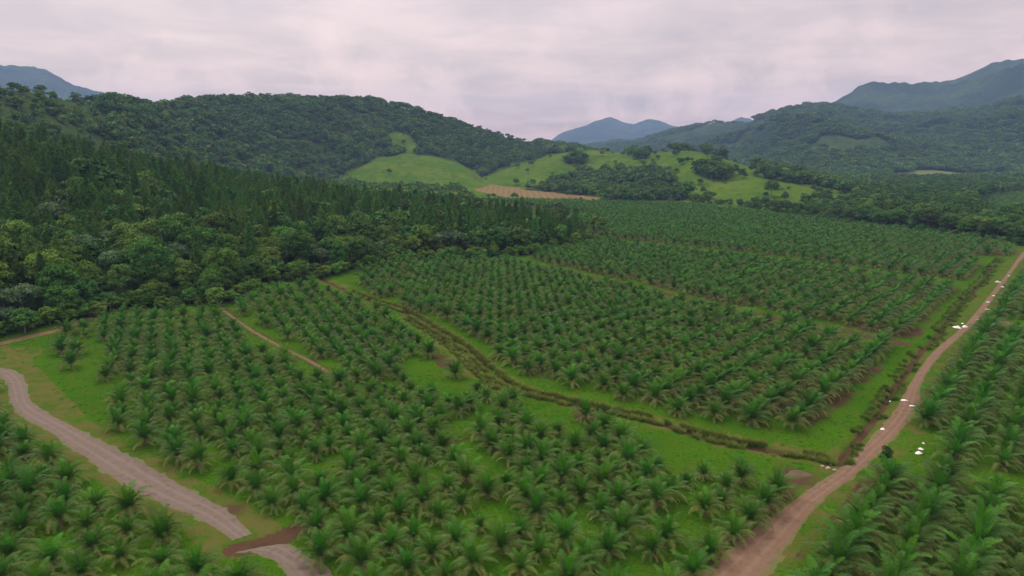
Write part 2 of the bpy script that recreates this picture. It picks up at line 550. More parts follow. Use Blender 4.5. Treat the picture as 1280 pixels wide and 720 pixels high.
def leaf_mat(name, stops, rough=0.5, spec=0.4, trans=0.25, var=0.25, hue=0.03, extra=None):
    """leaf colour runs along the tone attribute's red (age or kind); green is a random value per clump"""
    m, t, b, out = new_mat(name)
    at = nd(t, 'ShaderNodeAttribute', attribute_name='tone')
    sp = nd(t, 'ShaderNodeSeparateColor')
    t.links.new(at.outputs['Color'], sp.inputs[0])
    col = ramp(t, sp.outputs[0], stops)
    oi = nd(t, 'ShaderNodeObjectInfo')
    hs = nd(t, 'ShaderNodeHueSaturation')
    t.links.new(col, hs.inputs['Color'])
    t.links.new(mth(t, 'ADD', mth(t, 'MULTIPLY', oi.outputs['Random'], 2 * hue), 0.5 - hue), hs.inputs['Hue'])
    r2 = mth(t, 'FRACT', mth(t, 'MULTIPLY', oi.outputs['Random'], 37.7))
    v1 = mth(t, 'ADD', mth(t, 'MULTIPLY', r2, var), 1 - var / 2)
    v2 = mth(t, 'ADD', mth(t, 'MULTIPLY', sp.outputs[1], 0.5), 0.75)
    t.links.new(mth(t, 'MULTIPLY', v1, v2), hs.inputs['Value'])
    c = hs.outputs[0]
    if extra:
        c = extra(t, c, oi)
    t.links.new(c, b.inputs['Base Color'])
    b.inputs['Roughness'].default_value = rough
    b.inputs['Specular IOR Level'].default_value = spec
    if trans:
        tr = nd(t, 'ShaderNodeBsdfTranslucent')
        t.links.new(mixc(t, 1.0, c, (1.25, 1.25, 0.7), 'MULTIPLY'), tr.inputs[0])
        mx = nd(t, 'ShaderNodeMixShader', i_Fac=trans)
        t.links.new(b.outputs[0], mx.inputs[1])
        t.links.new(tr.outputs[0], mx.inputs[2])
        t.links.new(mx.outputs[0], out.inputs[0])
    return m


def bark_mat(name, c1, c2):
    m, t, b, out = new_mat(name)
    tcn = nd(t, 'ShaderNodeTexCoord')
    n = noise(t, tcn.outputs['Object'], 3.0, 5, 0.6)
    t.links.new(mixc(t, n, c1, c2), b.inputs['Base Color'])
    b.inputs['Roughness'].default_value = 0.9
    return m


M_PALM = leaf_mat('palm_leaf', [(0.0, (0.055, 0.230, 0.008)), (0.22, (0.036, 0.145, 0.010)), (0.45, (0.032, 0.106, 0.015)), (0.66, (0.064, 0.138, 0.022)), (0.82, (0.130, 0.185, 0.046)), (1.0, (0.280, 0.250, 0.105))],
                  rough=0.5, spec=0.14, trans=0.12, var=0.45, hue=0.012)
M_PALMBARK = bark_mat('palm_bark', (0.10, 0.075, 0.05), (0.22, 0.18, 0.12))
M_PINE = leaf_mat('pine_needle', [(0.0, (0.034, 0.108, 0.018)), (1.0, (0.085, 0.205, 0.036))], rough=0.6, spec=0.06, trans=0.10, var=0.7, hue=0.02)
M_BARK = bark_mat('tree_bark', (0.09, 0.07, 0.05), (0.26, 0.22, 0.17))
M_DARKLEAF = leaf_mat('dark_leaf', [(0.0, (0.032, 0.098, 0.018)), (1.0, (0.085, 0.195, 0.030))], rough=0.5, spec=0.08, trans=0.12, var=0.5, hue=0.02)
M_MIDLEAF = leaf_mat('green_leaf', [(0.0, (0.048, 0.145, 0.018)), (1.0, (0.125, 0.265, 0.034))], rough=0.5, spec=0.08, trans=0.14, var=0.4, hue=0.02)
M_LIMELEAF = leaf_mat('yellow_green_leaf', [(0.0, (0.065, 0.150, 0.020)), (1.0, (0.170, 0.260, 0.045))], rough=0.5, spec=0.08, trans=0.16, var=0.3, hue=0.015)
M_SILVERLEAF = leaf_mat('silver_leaf', [(0.0, (0.045, 0.115, 0.042)), (1.0, (0.125, 0.230, 0.105))], rough=0.55, spec=0.12, trans=0.10, var=0.3, hue=0.015)
M_REED = leaf_mat('reed_leaf', [(0.0, (0.065, 0.160, 0.018)), (0.6, (0.160, 0.210, 0.050)), (1.0, (0.360, 0.310, 0.150))], rough=0.7, spec=0.05, trans=0.15, var=0.5, hue=0.02)
M_WEED = leaf_mat('weed_leaf', [(0.0, (0.050, 0.190, 0.008)), (1.0, (0.100, 0.290, 0.014))], rough=0.6, spec=0.04, trans=0.2, var=0.5, hue=0.025)

# ---- ground
m, t, b, out = new_mat('valley_ground')
geo = nd(t, 'ShaderNodeNewGeometry')
P = geo.outputs['Position']
a1 = nd(t, 'ShaderNodeAttribute', attribute_name='cover')
s1 = nd(t, 'ShaderNodeSeparateColor')
t.links.new(a1.outputs['Color'], s1.inputs[0])
a2 = nd(t, 'ShaderNodeAttribute', attribute_name='dress')
s2 = nd(t, 'ShaderNodeSeparateColor')
t.links.new(a2.outputs['Color'], s2.inputs[0])
nbig = noise(t, P, 0.035, 5, 0.6)
nmed = noise(t, P, 0.22, 5, 0.65)
nfine = noise(t, P, 1.6, 5, 0.7)
nmicro = noise(t, P, 7.0, 3, 0.7)
grass = mixc(t, ramp(t, nbig, [(0.35, 0.0), (0.65, 1.0)]), (0.027, 0.108, 0.0035), (0.052, 0.156, 0.005))
grass = mixc(t, ramp(t, nmed, [(0.40, 0.0), (0.70, 1.0)]), grass, (0.066, 0.118, 0.010))
grass = mixc(t, ramp(t, nfine, [(0.33, 0.9), (0.58, 0.0)]), grass, (0.016, 0.060, 0.004))
grass = mixc(t, ramp(t, nmicro, [(0.35, 0.35), (0.6, 0.0)]), grass, (0.026, 0.060, 0.010))
flk = ramp(t, noise(t, P, 3.1, 3, 0.6), [(0.63, 0.0), (0.70, 0.55)])
grass = mixc(t, flk, grass, (0.105, 0.095, 0.038))
dry = mixc(t, nmed, (0.066, 0.088, 0.018), (0.110, 0.098, 0.036))
soil = mixc(t, nfine, (0.052, 0.034, 0.021), (0.098, 0.062, 0.038))
soil = mixc(t, ramp(t, nmed, [(0.45, 0.0), (0.65, 0.7)]), soil, (0.045, 0.036, 0.022))
hillg = mixc(t, ramp(t, noise(t, P, 0.02, 5, 0.6), [(0.35, 0.0), (0.65, 1.0)]), (0.042, 0.104, 0.008), (0.080, 0.135, 0.016))
hillg = mixc(t, ramp(t, noise(t, P, 0.09, 4, 0.6), [(0.5, 0.0), (0.66, 0.8)]), hillg, (0.030, 0.075, 0.012))
floor = mixc(t, nmed, (0.020, 0.045, 0.015), (0.045, 0.085, 0.022))
mount = mixc(t, ramp(t, noise(t, P, 0.0035, 6, 0.65), [(0.40, 0.0), (0.62, 1.0)]), (0.024, 0.058, 0.026), (0.085, 0.140, 0.045))
mount = mixc(t, ramp(t, noise(t, P, 0.03, 5, 0.7), [(0.35, 0.0), (0.65, 0.7)]), mount, (0.018, 0.045, 0.020))


def edge(mask, nz, amt=0.5):
    """a mask whose border follows the noise"""
    v = mth(t, 'ADD', mask, mth(t, 'MULTIPLY', mth(t, 'SUBTRACT', nz, 0.5), amt))
    return ramp(t, v, [(0.40, 0.0), (0.60, 1.0)])


c = grass
c = mixc(t, mth(t, 'MULTIPLY', edge(s1.outputs[2], nmed, 0.9), 0.85), c, dry)
c = mixc(t, edge(s2.outputs[0], nmed, 0.4), c, hillg)
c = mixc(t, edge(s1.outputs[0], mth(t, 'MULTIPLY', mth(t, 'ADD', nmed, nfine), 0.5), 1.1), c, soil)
c = mixc(t, edge(s1.outputs[1], nmed, 0.6), c, floor)
c = mixc(t, s2.outputs[1], c, mount)
wv = nd(t, 'ShaderNodeTexWave', i_Scale=0.035)
wv.bands_direction = 'X'
wv.inputs['Distortion'].default_value = 1.0
t.links.new(P, wv.inputs['Vector'])
plough = mixc(t, wv.outputs['Fac'], (0.175, 0.122, 0.068), (0.120, 0.118, 0.045))
c = mixc(t, ramp(t, s2.outputs[2], [(0.3, 0.0), (0.6, 1.0)]), c, plough)
t.links.new(c, b.inputs['Base Color'])
b.inputs['Roughness'].default_value = 0.95
b.inputs['Specular IOR Level'].default_value = 0.0
bp = nd(t, 'ShaderNodeBump', i_Strength=0.6, i_Distance=0.25)
t.links.new(mth(t, 'ADD', nfine, mth(t, 'MULTIPLY', nmicro, 0.4)), bp.inputs['Height'])
bp2 = nd(t, 'ShaderNodeBump', i_Strength=1.0, i_Distance=40.0)
t.links.new(mth(t, 'MULTIPLY', noise(t, P, 0.028, 6, 0.7), s2.outputs[1]), bp2.inputs['Height'])
t.links.new(bp.outputs[0], bp2.inputs['Normal'])
t.links.new(bp2.outputs[0], b.inputs['Normal'])
M_GROUND = m


def road_mat(name, ca, cb, cdark, csed):
    m, t, b, out = new_mat(name)
    geo = nd(t, 'ShaderNodeNewGeometry')
    P = geo.outputs['Position']
    uv = nd(t, 'ShaderNodeAttribute', attribute_name='tone')
    su = nd(t, 'ShaderNodeSeparateColor')
    t.links.new(uv.outputs['Color'], su.inputs[0])
    n1 = noise(t, P, 0.25, 5, 0.65)
    n2 = noise(t, P, 0.75, 6, 0.62, 0.6)
    n3 = noise(t, P, 5.0, 4, 0.7)
    c = mixc(t, n1, ca, cb)
    c = mixc(t, ramp(t, n2, [(0.50, 0.0), (0.70, 0.55)]), c, cdark)
    c = mixc(t, ramp(t, n3, [(0.55, 0.0), (0.75, 0.6)]), c, csed)
    # two wheel tracks, worn paler, along the road
    tr = mth(t, 'ABSOLUTE', mth(t, 'SUBTRACT', mth(t, 'ABSOLUTE', mth(t, 'SUBTRACT', su.outputs[0], 0.5)), 0.17))
    trk = ramp(t, mth(t, 'ADD', tr, mth(t, 'MULTIPLY', mth(t, 'SUBTRACT', n2, 0.5), 0.10)), [(0.02, 0.28), (0.09, 0.0)])
    c = mixc(t, trk, c, csed)
    # grass creeping in over the verges
    e = mth(t, 'MULTIPLY', mth(t, 'ABSOLUTE', mth(t, 'SUBTRACT', su.outputs[0], 0.5)), 2.0)
    eg = ramp(t, mth(t, 'ADD', e, mth(t, 'MULTIPLY', mth(t, 'SUBTRACT', n1, 0.5), 0.8)), [(0.86, 0.0), (1.02, 1.0)])
    c = mixc(t, mth(t, 'MULTIPLY', eg, ramp(t, n2, [(0.4, 0.2), (0.6, 1.0)])), c, (0.085, 0.13, 0.03))
    t.links.new(c, b.inputs['Base Color'])
    b.inputs['Roughness'].default_value = 0.88
    b.inputs['Specular IOR Level'].default_value = 0.05
    bp = nd(t, 'ShaderNodeBump', i_Strength=0.4, i_Distance=0.06)
    t.links.new(mth(t, 'ADD', n2, mth(t, 'MULTIPLY', n3, 0.5)), bp.inputs['Height'])
    t.links.new(bp.outputs[0], b.inputs['Normal'])
    return m


M_GREY = road_mat('grey_gravel', (0.112, 0.096, 0.078), (0.150, 0.130, 0.108), (0.070, 0.060, 0.045), (0.200, 0.178, 0.150))
M_RED = road_mat('red_dirt', (0.122, 0.084, 0.054), (0.168, 0.122, 0.083), (0.072, 0.051, 0.034), (0.215, 0.168, 0.124))
M_TRACK = road_mat('brown_track', (0.105, 0.085, 0.045), (0.140, 0.112, 0.062), (0.050, 0.070, 0.018), (0.170, 0.140, 0.085))

# ------------------------------------------------------------------ ground
azf = np.radians(np.arange(-47, 47.001, 0.13))
azc = np.radians(np.arange(49, 311.01, 2.5))
AZ = np.r_[azf, azc]
rad = [25.0]
while rad[-1] < 10600:
    r_ = rad[-1]
    rad.append(r_ * (1.0055 if r_ < 450 else 1.008 if r_ < 2200 else 1.011))
RD = np.array(rad)
AA, RR = np.meshgrid(AZ, RD)
GX, GY = (RR * np.sin(AA)).ravel(), (RR * np.cos(AA)).ravel()
GZ = terrain(GX, GY)
nA, nR = len(AZ), len(RD)


def cover_masks(x, y, z):
    r = np.hypot(x, y)
    soil = np.zeros_like(x)
    forest = np.zeros_like(x)
    dry = np.full_like(x, 0.18) + 0.25 * (fbm(x / 18, y / 18, 90, 3) - 0.5)
    inblk = np.zeros(x.shape, bool)
    for k, pg in BLOCKS.items():
        inb = inpoly(x, y, pg)
        inblk |= inb
        base = {'gravel': 0.26, 'west': 0.27, 'middle': 0.44, 'upper': 0.50, 'far': 0.46, 'east': 0.3, 'road': 0.34, 'rows': 0.42, 'distant': 0.4}[k]  # soil share; middle and upper raised to paint in the shade between crowns
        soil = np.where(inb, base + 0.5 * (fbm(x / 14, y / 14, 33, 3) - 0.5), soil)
    # redder bare soil under the palms nearest the red road
    d = dline(x, y, RED_C, 14)
    soil += 0.26 * (1 - sstep(2.5, 5.5, d))
    dry = np.maximum(dry, 0.5 * (1 - sstep(4, 9, d)))
    d = dline(x, y, GREY_C, 22)
    dry = np.maximum(dry, 0.56 * (1 - sstep(4.5, 8, d)))
    for ln, wd, am in ((MID_TRACK, 1.6, 0.75), (FAR_TRACK, 2.0, 0.25), (FIELD_PATH, 1.0, 0.5), (BACK_TRACK, 1.5, 0.6), (CROSS_TRACK, 2.5, 0.8), (END_TRACK, 2.5, 0.8)):
        d = dline(x, y, ln, 16)
        soil = soil * sstep(wd, wd * 3.2, d) + am * (1 - sstep(wd, wd * 2.2, d))
    for ln in (DITCH, DITCH2):
        d = dline(x, y, ln, 16)
        soil = soil * sstep(5, 9, d) + 0.8 * (1 - sstep(0.5, 1.3, d))
        dry = np.maximum(dry, 0.52 * (1 - sstep(2, 7, d)))
    d = dline(x, y, SIDE, 12)
    soil = soil * sstep(2, 4, d) + 0.62 * (1 - sstep(0.5, 1.2, d))
    d = dline(x, y, DARKCUT, 9)
    soil = np.maximum(soil, 0.85 * (1 - sstep(0.9, 2.8, d)))
    for hx, hy, hr in ((798, 562, 3), (570, 545, 5), (800, 556, 4), (600, 452, 6), (560, 455, 6), (545, 445, 5), (860, 580, 4), (715, 505, 3), (285, 640, 4), (995, 596, 6), (730, 520, 4), (690, 420, 5), (690, 410, 3)):
        p = g(hx, hy)
        d = np.hypot(x - p[0], y - p[1])
        soil = np.maximum(soil, 0.60 * (1 - sstep(hr * 0.3, hr * 1.6, d)))
    for hl in HOLES:
        m = inpoly(x, y, hl)
        soil = np.where(m, soil * 0.35, soil)
    # olive, trodden ground between the gravel road and the back track
    m = inpoly(x, y, gp([(-60, 432), (20, 434), (60, 436), (40, 450), (60, 470), (95, 505), (140, 560), (120, 551), (58, 515), (37, 500), (30, 470), (-60, 458)]))
    dry = np.where(m, 0.55, dry)
    inf = inpoly(x, y, FOREST)
    forest = np.where(inf, 1.0, forest)
    forest = np.where(inpoly(x, y, BELT), 1.0, forest)
    px, py, _d = proj(x, y, z)
    hillm = sstep(640, 760, r)
    # which hill slopes are grass
    dens = hill_density(px, py, r, np.arctan2(x, y))
    hillg = hillm
    forest = np.maximum(forest, hillm * sstep(0.35, 0.7, dens) * (r < 2300))
    mount = sstep(1850, 2400, r)
    forest = forest * (1 - mount)
    pl = np.maximum(inpoly(x, y, PLOUGH), 0.0) * 1.0
    pale = inpoly(x, y, PALE)
    return soil, forest, dry, hillg, mount, pl, pale


GRASS_HILL = [  # grassy slopes, as outlines in the view of slopes beyond 700 m
    [(430, 216), (438, 212), (470, 199), (505, 192), (545, 195), (575, 201), (590, 211), (602, 222), (625, 210), (655, 202), (690, 192), (712, 178), (735, 180), (790, 192), (840, 188), (870, 187), (915, 200), (960, 215), (1000, 225), (1050, 240), (1090, 246), (1060, 258), (900, 262), (800, 262), (740, 263), (590, 263), (575, 244), (500, 240), (425, 236)],
    [(484, 186), (485, 170), (496, 163), (510, 167), (530, 187), (512, 191), (500, 189)],
    [(172, 163), (200, 169), (238, 186), (228, 190), (190, 177)],
    [(325, 219), (345, 218), (350, 224), (325, 224)],
]
BUSH_HILL = [  # woods on them
    [(650, 238), (690, 229), (735, 219), (780, 215), (828, 218), (846, 230), (862, 248), (840, 253), (780, 251), (700, 246), (655, 240)],
    [(700, 199), (718, 196), (735, 200), (728, 206), (712, 206)],
    [(868, 210), (895, 206), (915, 220), (908, 229), (892, 228), (872, 218)],
    [(950, 210), (1000, 215), (1062, 226), (1078, 238), (1040, 236), (990, 228), (955, 222)],
    [(862, 258), (920, 262), (1090, 266), (1100, 270), (985, 270), (870, 262)],
    [(585, 196), (620, 190), (600, 208), (590, 210)],
    [(790, 188), (815, 186), (810, 198), (790, 200)],
]


def hill_density(px, py, r, az):
    """0 open grass .. 1 closed wood, on the hills"""
    d = np.where((r > 700) & (r < 2400), 1.0, 0.0)
    wx = px + 5 * (vnoise(px / 9, py / 9, 40) - 0.5)
    wy = py + 4 * (vnoise(px / 9, py / 9, 41) - 0.5)
    for pg in GRASS_HILL:
        d = np.where(inpoly(wx, wy, pg), 0.0, d)
    for pg in BUSH_HILL:
        d = np.where(inpoly(wx, wy, pg) & (r > 700), 0.9, d)
    flatright = (az > ray(745, 240)[0]) & (r < 800)
    d = np.where(flatright, 0.0, d)
    return d


soil, forest, dry, hillg_, mount_, pl, pale = cover_masks(GX, GY, GZ)
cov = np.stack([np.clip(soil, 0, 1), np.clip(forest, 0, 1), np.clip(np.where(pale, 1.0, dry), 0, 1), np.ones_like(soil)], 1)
hillg_ = np.where(pale, 0.0, hillg_)
drs = np.stack([hillg_, mount_, pl, np.ones_like(soil)], 1)
idx = np.arange(nA * nR).reshape(nR, nA)
q = np.stack([idx[:-1, :], np.roll(idx, -1, 1)[:-1, :], np.roll(idx, -1, 1)[1:, :], idx[1:, :]], -1).reshape(-1, 4)[:, ::-1]
V = np.stack([GX, GY, GZ], 1)
V = np.vstack([V, [[0, 0, 0]]])
ctr = len(V) - 1
tri = np.stack([np.roll(idx[0], -1), idx[0], np.full(nA, ctr)], 1)[:, ::-1]
flat = np.concatenate([q.ravel(), tri.ravel()])
sizes = np.r_[np.full(len(q), 4), np.full(len(tri), 3)]
me = make_mesh('ground', V, flat, [M_GROUND], True, None, None, sizes)
for nm, arr in (('cover', cov), ('dress', drs)):
    a = me.color_attributes.new(nm, 'FLOAT_COLOR', 'POINT')
    a.data.foreach_set('color', np.vstack([arr, [[0, 0, 0, 1]]]).astype(np.float32).ravel())
tag(link('ground', me), kind='structure')


def strip(name, A, B, mat, thick=0.07, n=15, edge_noise=0.24, seed=0):
    """a road laid between two edge lines; its borders dip under the turf unevenly"""
    L = max(np.linalg.norm(np.diff(A, axis=0), axis=1).sum(), np.linalg.norm(np.diff(B, axis=0), axis=1).sum())
    k = int(L / 0.7)
    sa, sb = smooth_line(A, 0.4), smooth_line(B, 0.4)
    ia, ib = np.linspace(0, len(sa) - 1, k), np.linspace(0, len(sb) - 1, k)
    pa = np.stack([np.interp(ia, np.arange(len(sa)), sa[:, j]) for j in (0, 1)], 1)
    pb = np.stack([np.interp(ib, np.arange(len(sb)), sb[:, j]) for j in (0, 1)], 1)
    u = np.linspace(-0.12, 1.12, n)
    X = pa[:, None, 0] * (1 - u) + pb[:, None, 0] * u
    Y = pa[:, None, 1] * (1 - u) + pb[:, None, 1] * u
    e = np.abs(u - 0.5) * 2
    base = terrain(X.ravel(), Y.ravel()).reshape(X.shape)
    nz = fbm(X / 2.2, Y / 2.2, 60 + seed, 4) - 0.5
    up_ = thick * (1 - sstep(0.85, 1.12, e)) - 0.05 * sstep(0.95, 1.2, e)
    up_ = up_ + edge_noise * nz * sstep(0.7, 1.0, e) - 0.035 * np.exp(-((np.abs(u - 0.5) - 0.17) / 0.05) ** 2)
    Z = base + np.where(e > 0.95, up_, np.maximum(up_, 0.02))
    Vv = np.stack([X, Y, Z], -1).reshape(-1, 3)
    tn = np.zeros((len(Vv), 4))
    tn[:, 0] = np.tile(u, k)
    tn[:, 3] = 1
    ii = np.arange(k * n).reshape(k, n)
    Fq = np.stack([ii[:-1, :-1], ii[:-1, 1:], ii[1:, 1:], ii[1:, :-1]], -1).reshape(-1, 4)
    vx = Vv[Fq[0]]
    if np.cross(vx[1] - vx[0], vx[2] - vx[0])[2] < 0:
        Fq = Fq[:, ::-1]
    return tag(link(name, make_mesh(name, Vv, Fq, [mat], True, None, tn)), kind='structure')


def sheet_on(name, poly, mat, lift, step):
    x0, y0, x1, y1 = poly[:, 0].min(), poly[:, 1].min(), poly[:, 0].max(), poly[:, 1].max()
    nx, ny = int((x1 - x0) / step) + 1, int((y1 - y0) / step) + 1
    X, Y = np.meshgrid(np.linspace(x0, x1, nx), np.linspace(y0, y1, ny))
    Z = terrain(X.ravel(), Y.ravel()) + lift
    Vv = np.stack([X.ravel(), Y.ravel(), Z], 1)
    ii = np.arange(nx * ny).reshape(ny, nx)
    Fq = np.stack([ii[:-1, :-1], ii[:-1, 1:], ii[1:, 1:], ii[1:, :-1]], -1).reshape(-1, 4)
    cc = Vv[Fq].mean(1)
    wob = 25 * (fbm(cc[:, 0] / 60, cc[:, 1] / 60, 160, 3) - 0.5)
    Fq = Fq[inpoly(cc[:, 0] + wob, cc[:, 1] + wob, poly)]
    return tag(link(name, make_mesh(name, Vv, Fq, [mat], True)), kind='structure')


def sides(line, wd):
    line = np.asarray(line)
    tg = np.gradient(line, axis=0)
    nrm = np.stack([-tg[:, 1], tg[:, 0]], 1) / (np.linalg.norm(tg, axis=1)[:, None] + 1e-9)
    return line + nrm * wd / 2, line - nrm * wd / 2


m, t, b, out = new_mat('pale_pasture')
geo = nd(t, 'ShaderNodeNewGeometry')
t.links.new(mixc(t, noise(t, geo.outputs['Position'], 0.02, 4, 0.6), (0.075, 0.125, 0.030), (0.135, 0.155, 0.058)), b.inputs['Base Color'])
b.inputs['Roughness'].default_value = 0.95
b.inputs['Specular IOR Level'].default_value = 0.0
sheet_on('pasture', PALE, m, 0.9, 8.0)

strip('gravel_road', GREY_UP, GREY_LO, M_GREY, seed=1)
strip('gravel_road', TAIL_UP, TAIL_LO, M_GREY, seed=2)
strip('dirt_road', RED_L, RED_R, M_RED, seed=3)
strip('dirt_track', *sides(BACK_TRACK, 3.4), M_TRACK, 0.05, 9, 0.12, 4)
strip('dirt_track', *sides(CROSS_TRACK, 6.0), M_TRACK, 0.05, 9, 0.12, 5)
strip('footpath', *sides(FIELD_PATH, 1.2), M_TRACK, 0.05, 7, 0.10, 6)
strip('dirt_track', *sides(END_TRACK, 4.5), M_TRACK, 0.05, 9, 0.12, 7)

# ------------------------------------------------------------------ coconut palms
UP = np.array([0, 0, 1.0])


def frond(G, az, e0, L, droop, age, rg, base, wind=(0, 0), pairs=26, lw=0.085, ll=1.0, hang=0.5):
    n = 9
    d = np.array([math.cos(az), math.sin(az), 0.0])
    p = base + d * 0.12
    pts, tans = [p], []
    wv_ = np.array([wind[0], wind[1], 0.0])
    for i in range(n):
        s = (i + 0.5) / n
        el = e0 - droop * s ** 1.25
        h = d + wv_ * s * 1.2
        h /= np.linalg.norm(h)
        tdir = h * math.cos(el) + UP * math.sin(el)
        tans.append(tdir)
        p = p + tdir * L / n
        pts.append(p)
    tans.append(tans[-1])
    pts, tans = np.array(pts), np.array(tans)
    # midrib
    side = np.cross(tans, UP)
    side /= np.linalg.norm(side, axis=1)[:, None] + 1e-6
    wr = np.linspace(0.07, 0.012, n + 1)[:, None]
    V = np.concatenate([pts + side * wr / 2, pts - side * wr / 2, pts - np.cross(side, tans) * -wr * 0.6])
    m_ = n + 1
    Fq = []
    for i in range(n):
        Fq += [[i, i + 1, m_ + i + 1, m_ + i], [m_ + i, m_ + i + 1, 2 * m_ + i + 1, 2 * m_ + i], [2 * m_ + i, 2 * m_ + i + 1, i + 1, i]]
    G.add(V, Fq, (min(age + 0.32, 0.93), 0.6, 0))
    s = np.linspace(0.10, 0.99, pairs)
    fi = s * n
    P0 = np.stack([np.interp(fi, np.arange(n + 1), pts[:, k]) for k in range(3)], 1)
    T0 = np.stack([np.interp(fi, np.arange(n + 1), tans[:, k]) for k in range(3)], 1)
    S0 = np.cross(T0, UP)
    S0 /= np.linalg.norm(S0, axis=1)[:, None] + 1e-6
    N0 = np.cross(S0, T0)
    prof = ll * (0.35 + 0.65 * np.sin(np.pi * np.clip(0.10 + s * 0.80, 0, 1)) ** 0.8) * (1 - 0.45 * s ** 4)
    for sg in (-1, 1):
        k = len(s)
        j = rg.normal(0, 0.10, (k, 3))
        l = prof * rg.uniform(0.85, 1.1, k)
        d1 = S0 * sg * 0.86 + T0 * 0.50 + N0 * 0.22 + j
        d1 /= np.linalg.norm(d1, axis=1)[:, None]
        hg = hang * (0.8 + 0.4 * rg.random(k))
        d2 = d1 * (1 - hg * 0.55)[:, None] + (-UP) * hg[:, None] + wv_ * 0.35
        d2 /= np.linalg.norm(d2, axis=1)[:, None]
        A = P0
        B = A + d1 * (l * 0.45)[:, None]
        C = B + d2 * (l * 0.55)[:, None]
        wdir = T0 * 0.9 + N0 * 0.25
        wdir /= np.linalg.norm(wdir, axis=1)[:, None]
        w1 = wdir * lw / 2
        V = np.stack([A - w1 * 0.6, A + w1 * 0.6, B + w1 * 1.1, B - w1 * 1.1, C + w1 * 0.22, C - w1 * 0.22], 1).reshape(-1, 3)
        o = np.arange(k)[:, None] * 6
        Fq = np.concatenate([o + [0, 1, 2, 3], o + [3, 2, 4, 5]])
        ag = np.clip(age + rg.normal(0, 0.05, k), 0, 1)
        tn = np.zeros((k, 6, 3))
        tn[:, :, 0] = ag[:, None]
        tn[:, 4:, 0] = np.clip(ag + 0.24 * (age > 0.25), 0, 1)[:, None]
        tn[:, :, 1] = rg.uniform(0.25, 0.75, k)[:, None]
        G.add(V, Fq, tn.reshape(-1, 3))


def palm_parts(seed, size=1.0, wind=(0, 0), pairs=40, lw=0.095, nf=1.0):
    rg = np.random.default_rng(seed)
    h0 = rg.uniform(0.55, 1.15) * size
    base = np.array([0, 0, h0])
    trunk, crown, heart, old = Geo(), Geo(), Geo(), Geo()
    trunk.tube([(0, 0, -0.3), (0, 0, 0.15), (0.02, 0, h0 * 0.6), (0.02, 0.02, h0 + 0.1)], [0.42, 0.36, 0.27, 0.20], 9, (0.5, 0.5, 0), 0)
    for k in range(int(10)):      # stubs of shed fronds round the trunk
        a = k * 2.4 + rg.random()
        z = 0.1 + h0 * 0.85 * k / 10
        d = np.array([math.cos(a), math.sin(a), 0.0])
        trunk.tube([d * 0.2 + UP * z, d * 0.45 + UP * (z + 0.25), d * 0.55 + UP * (z + 0.45)], [0.09, 0.06, 0.03], 4, (0.5, 0.5, 0), 0)
    a = rg.uniform(0, 6.28)
    n_heart, n_crown, n_old = 5, int(round(rg.integers(18, 23) * nf)), int(rg.integers(2, 6))
    for k in range(n_heart):
        a += 2.4
        frond(heart, a, R(rg.uniform(76, 86)), size * rg.uniform(4.0, 5.0), R(rg.uniform(6, 22)), rg.uniform(0.0, 0.10), rg, base, (wind[0] * 0.25, wind[1] * 0.25), int(pairs * 0.9), lw * 0.95, 0.62 * size, 0.08)
    for k in range(n_crown):
        a += 2.4
        u = (k + 0.5) / n_crown
        frond(crown, a + rg.normal(0, 0.12), R(83 - 36 * u + rg.normal(0, 5)), size * (5.9 - 0.5 * u + rg.normal(0, 0.35)), R(64 + 66 * u + rg.normal(0, 9)), np.clip(0.20 + 0.60 * u + rg.normal(0, 0.06), 0.15, 0.8), rg, base, (wind[0] * (0.5 + 0.6 * u), wind[1] * (0.5 + 0.6 * u)), pairs, lw, 1.15 * size, 0.32 + 0.42 * u)
    for k in range(n_old):
        a += 2.4 + rg.normal(0, 0.4)
        frond(old, a, R(rg.uniform(5, 22)), size * rg.uniform(3.6, 4.6), R(rg.uniform(75, 100)), rg.choice([0.78, 0.86, 0.94, 1.0]), rg, base * 0.85, wind, int(pairs * 0.8), lw * 0.9, 0.70 * size, 0.75)
    return trunk, crown, heart, old


WIND = {'calm': (0.14, -0.10), 'windy': (0.55, -0.38)}
PALM = {'calm': [], 'windy': []}      # near variants, with parts
PALM_FAR = {'calm': [], 'windy': []}  # joined meshes for the mass


def joined(parts, name, mats, mat_of):
    G = Geo()
    for p_, mi in zip(parts, mat_of):
        G.join(p_, mi)
    return G.mesh(name, mats)


for kind, nvar in (('calm', 10), ('windy', 8)):
    for i in range(nvar):
        parts = palm_parts(100 + i + (50 if kind == 'windy' else 0), 1.0, WIND[kind])
        PALM[kind].append([parts[0].mesh('palm_trunk', [M_PALMBARK]), parts[1].mesh('palm_crown', [M_PALM]), parts[2].mesh('palm_centre', [M_PALM]), parts[3].mesh('palm_old_fronds', [M_PALM])])
        PALM_FAR[kind].append(joined(parts, 'palm_mass', [M_PALMBARK, M_PALM], (0, 1, 1, 1)))
    for i in range(5):
        parts = palm_parts(300 + i + (50 if kind == 'windy' else 0), 1.0, WIND[kind], pairs=24, lw=0.14, nf=1.0)
        PALM_FAR[kind].append(joined(parts, 'palm_mass', [M_PALMBARK, M_PALM], (0, 1, 1, 1)))

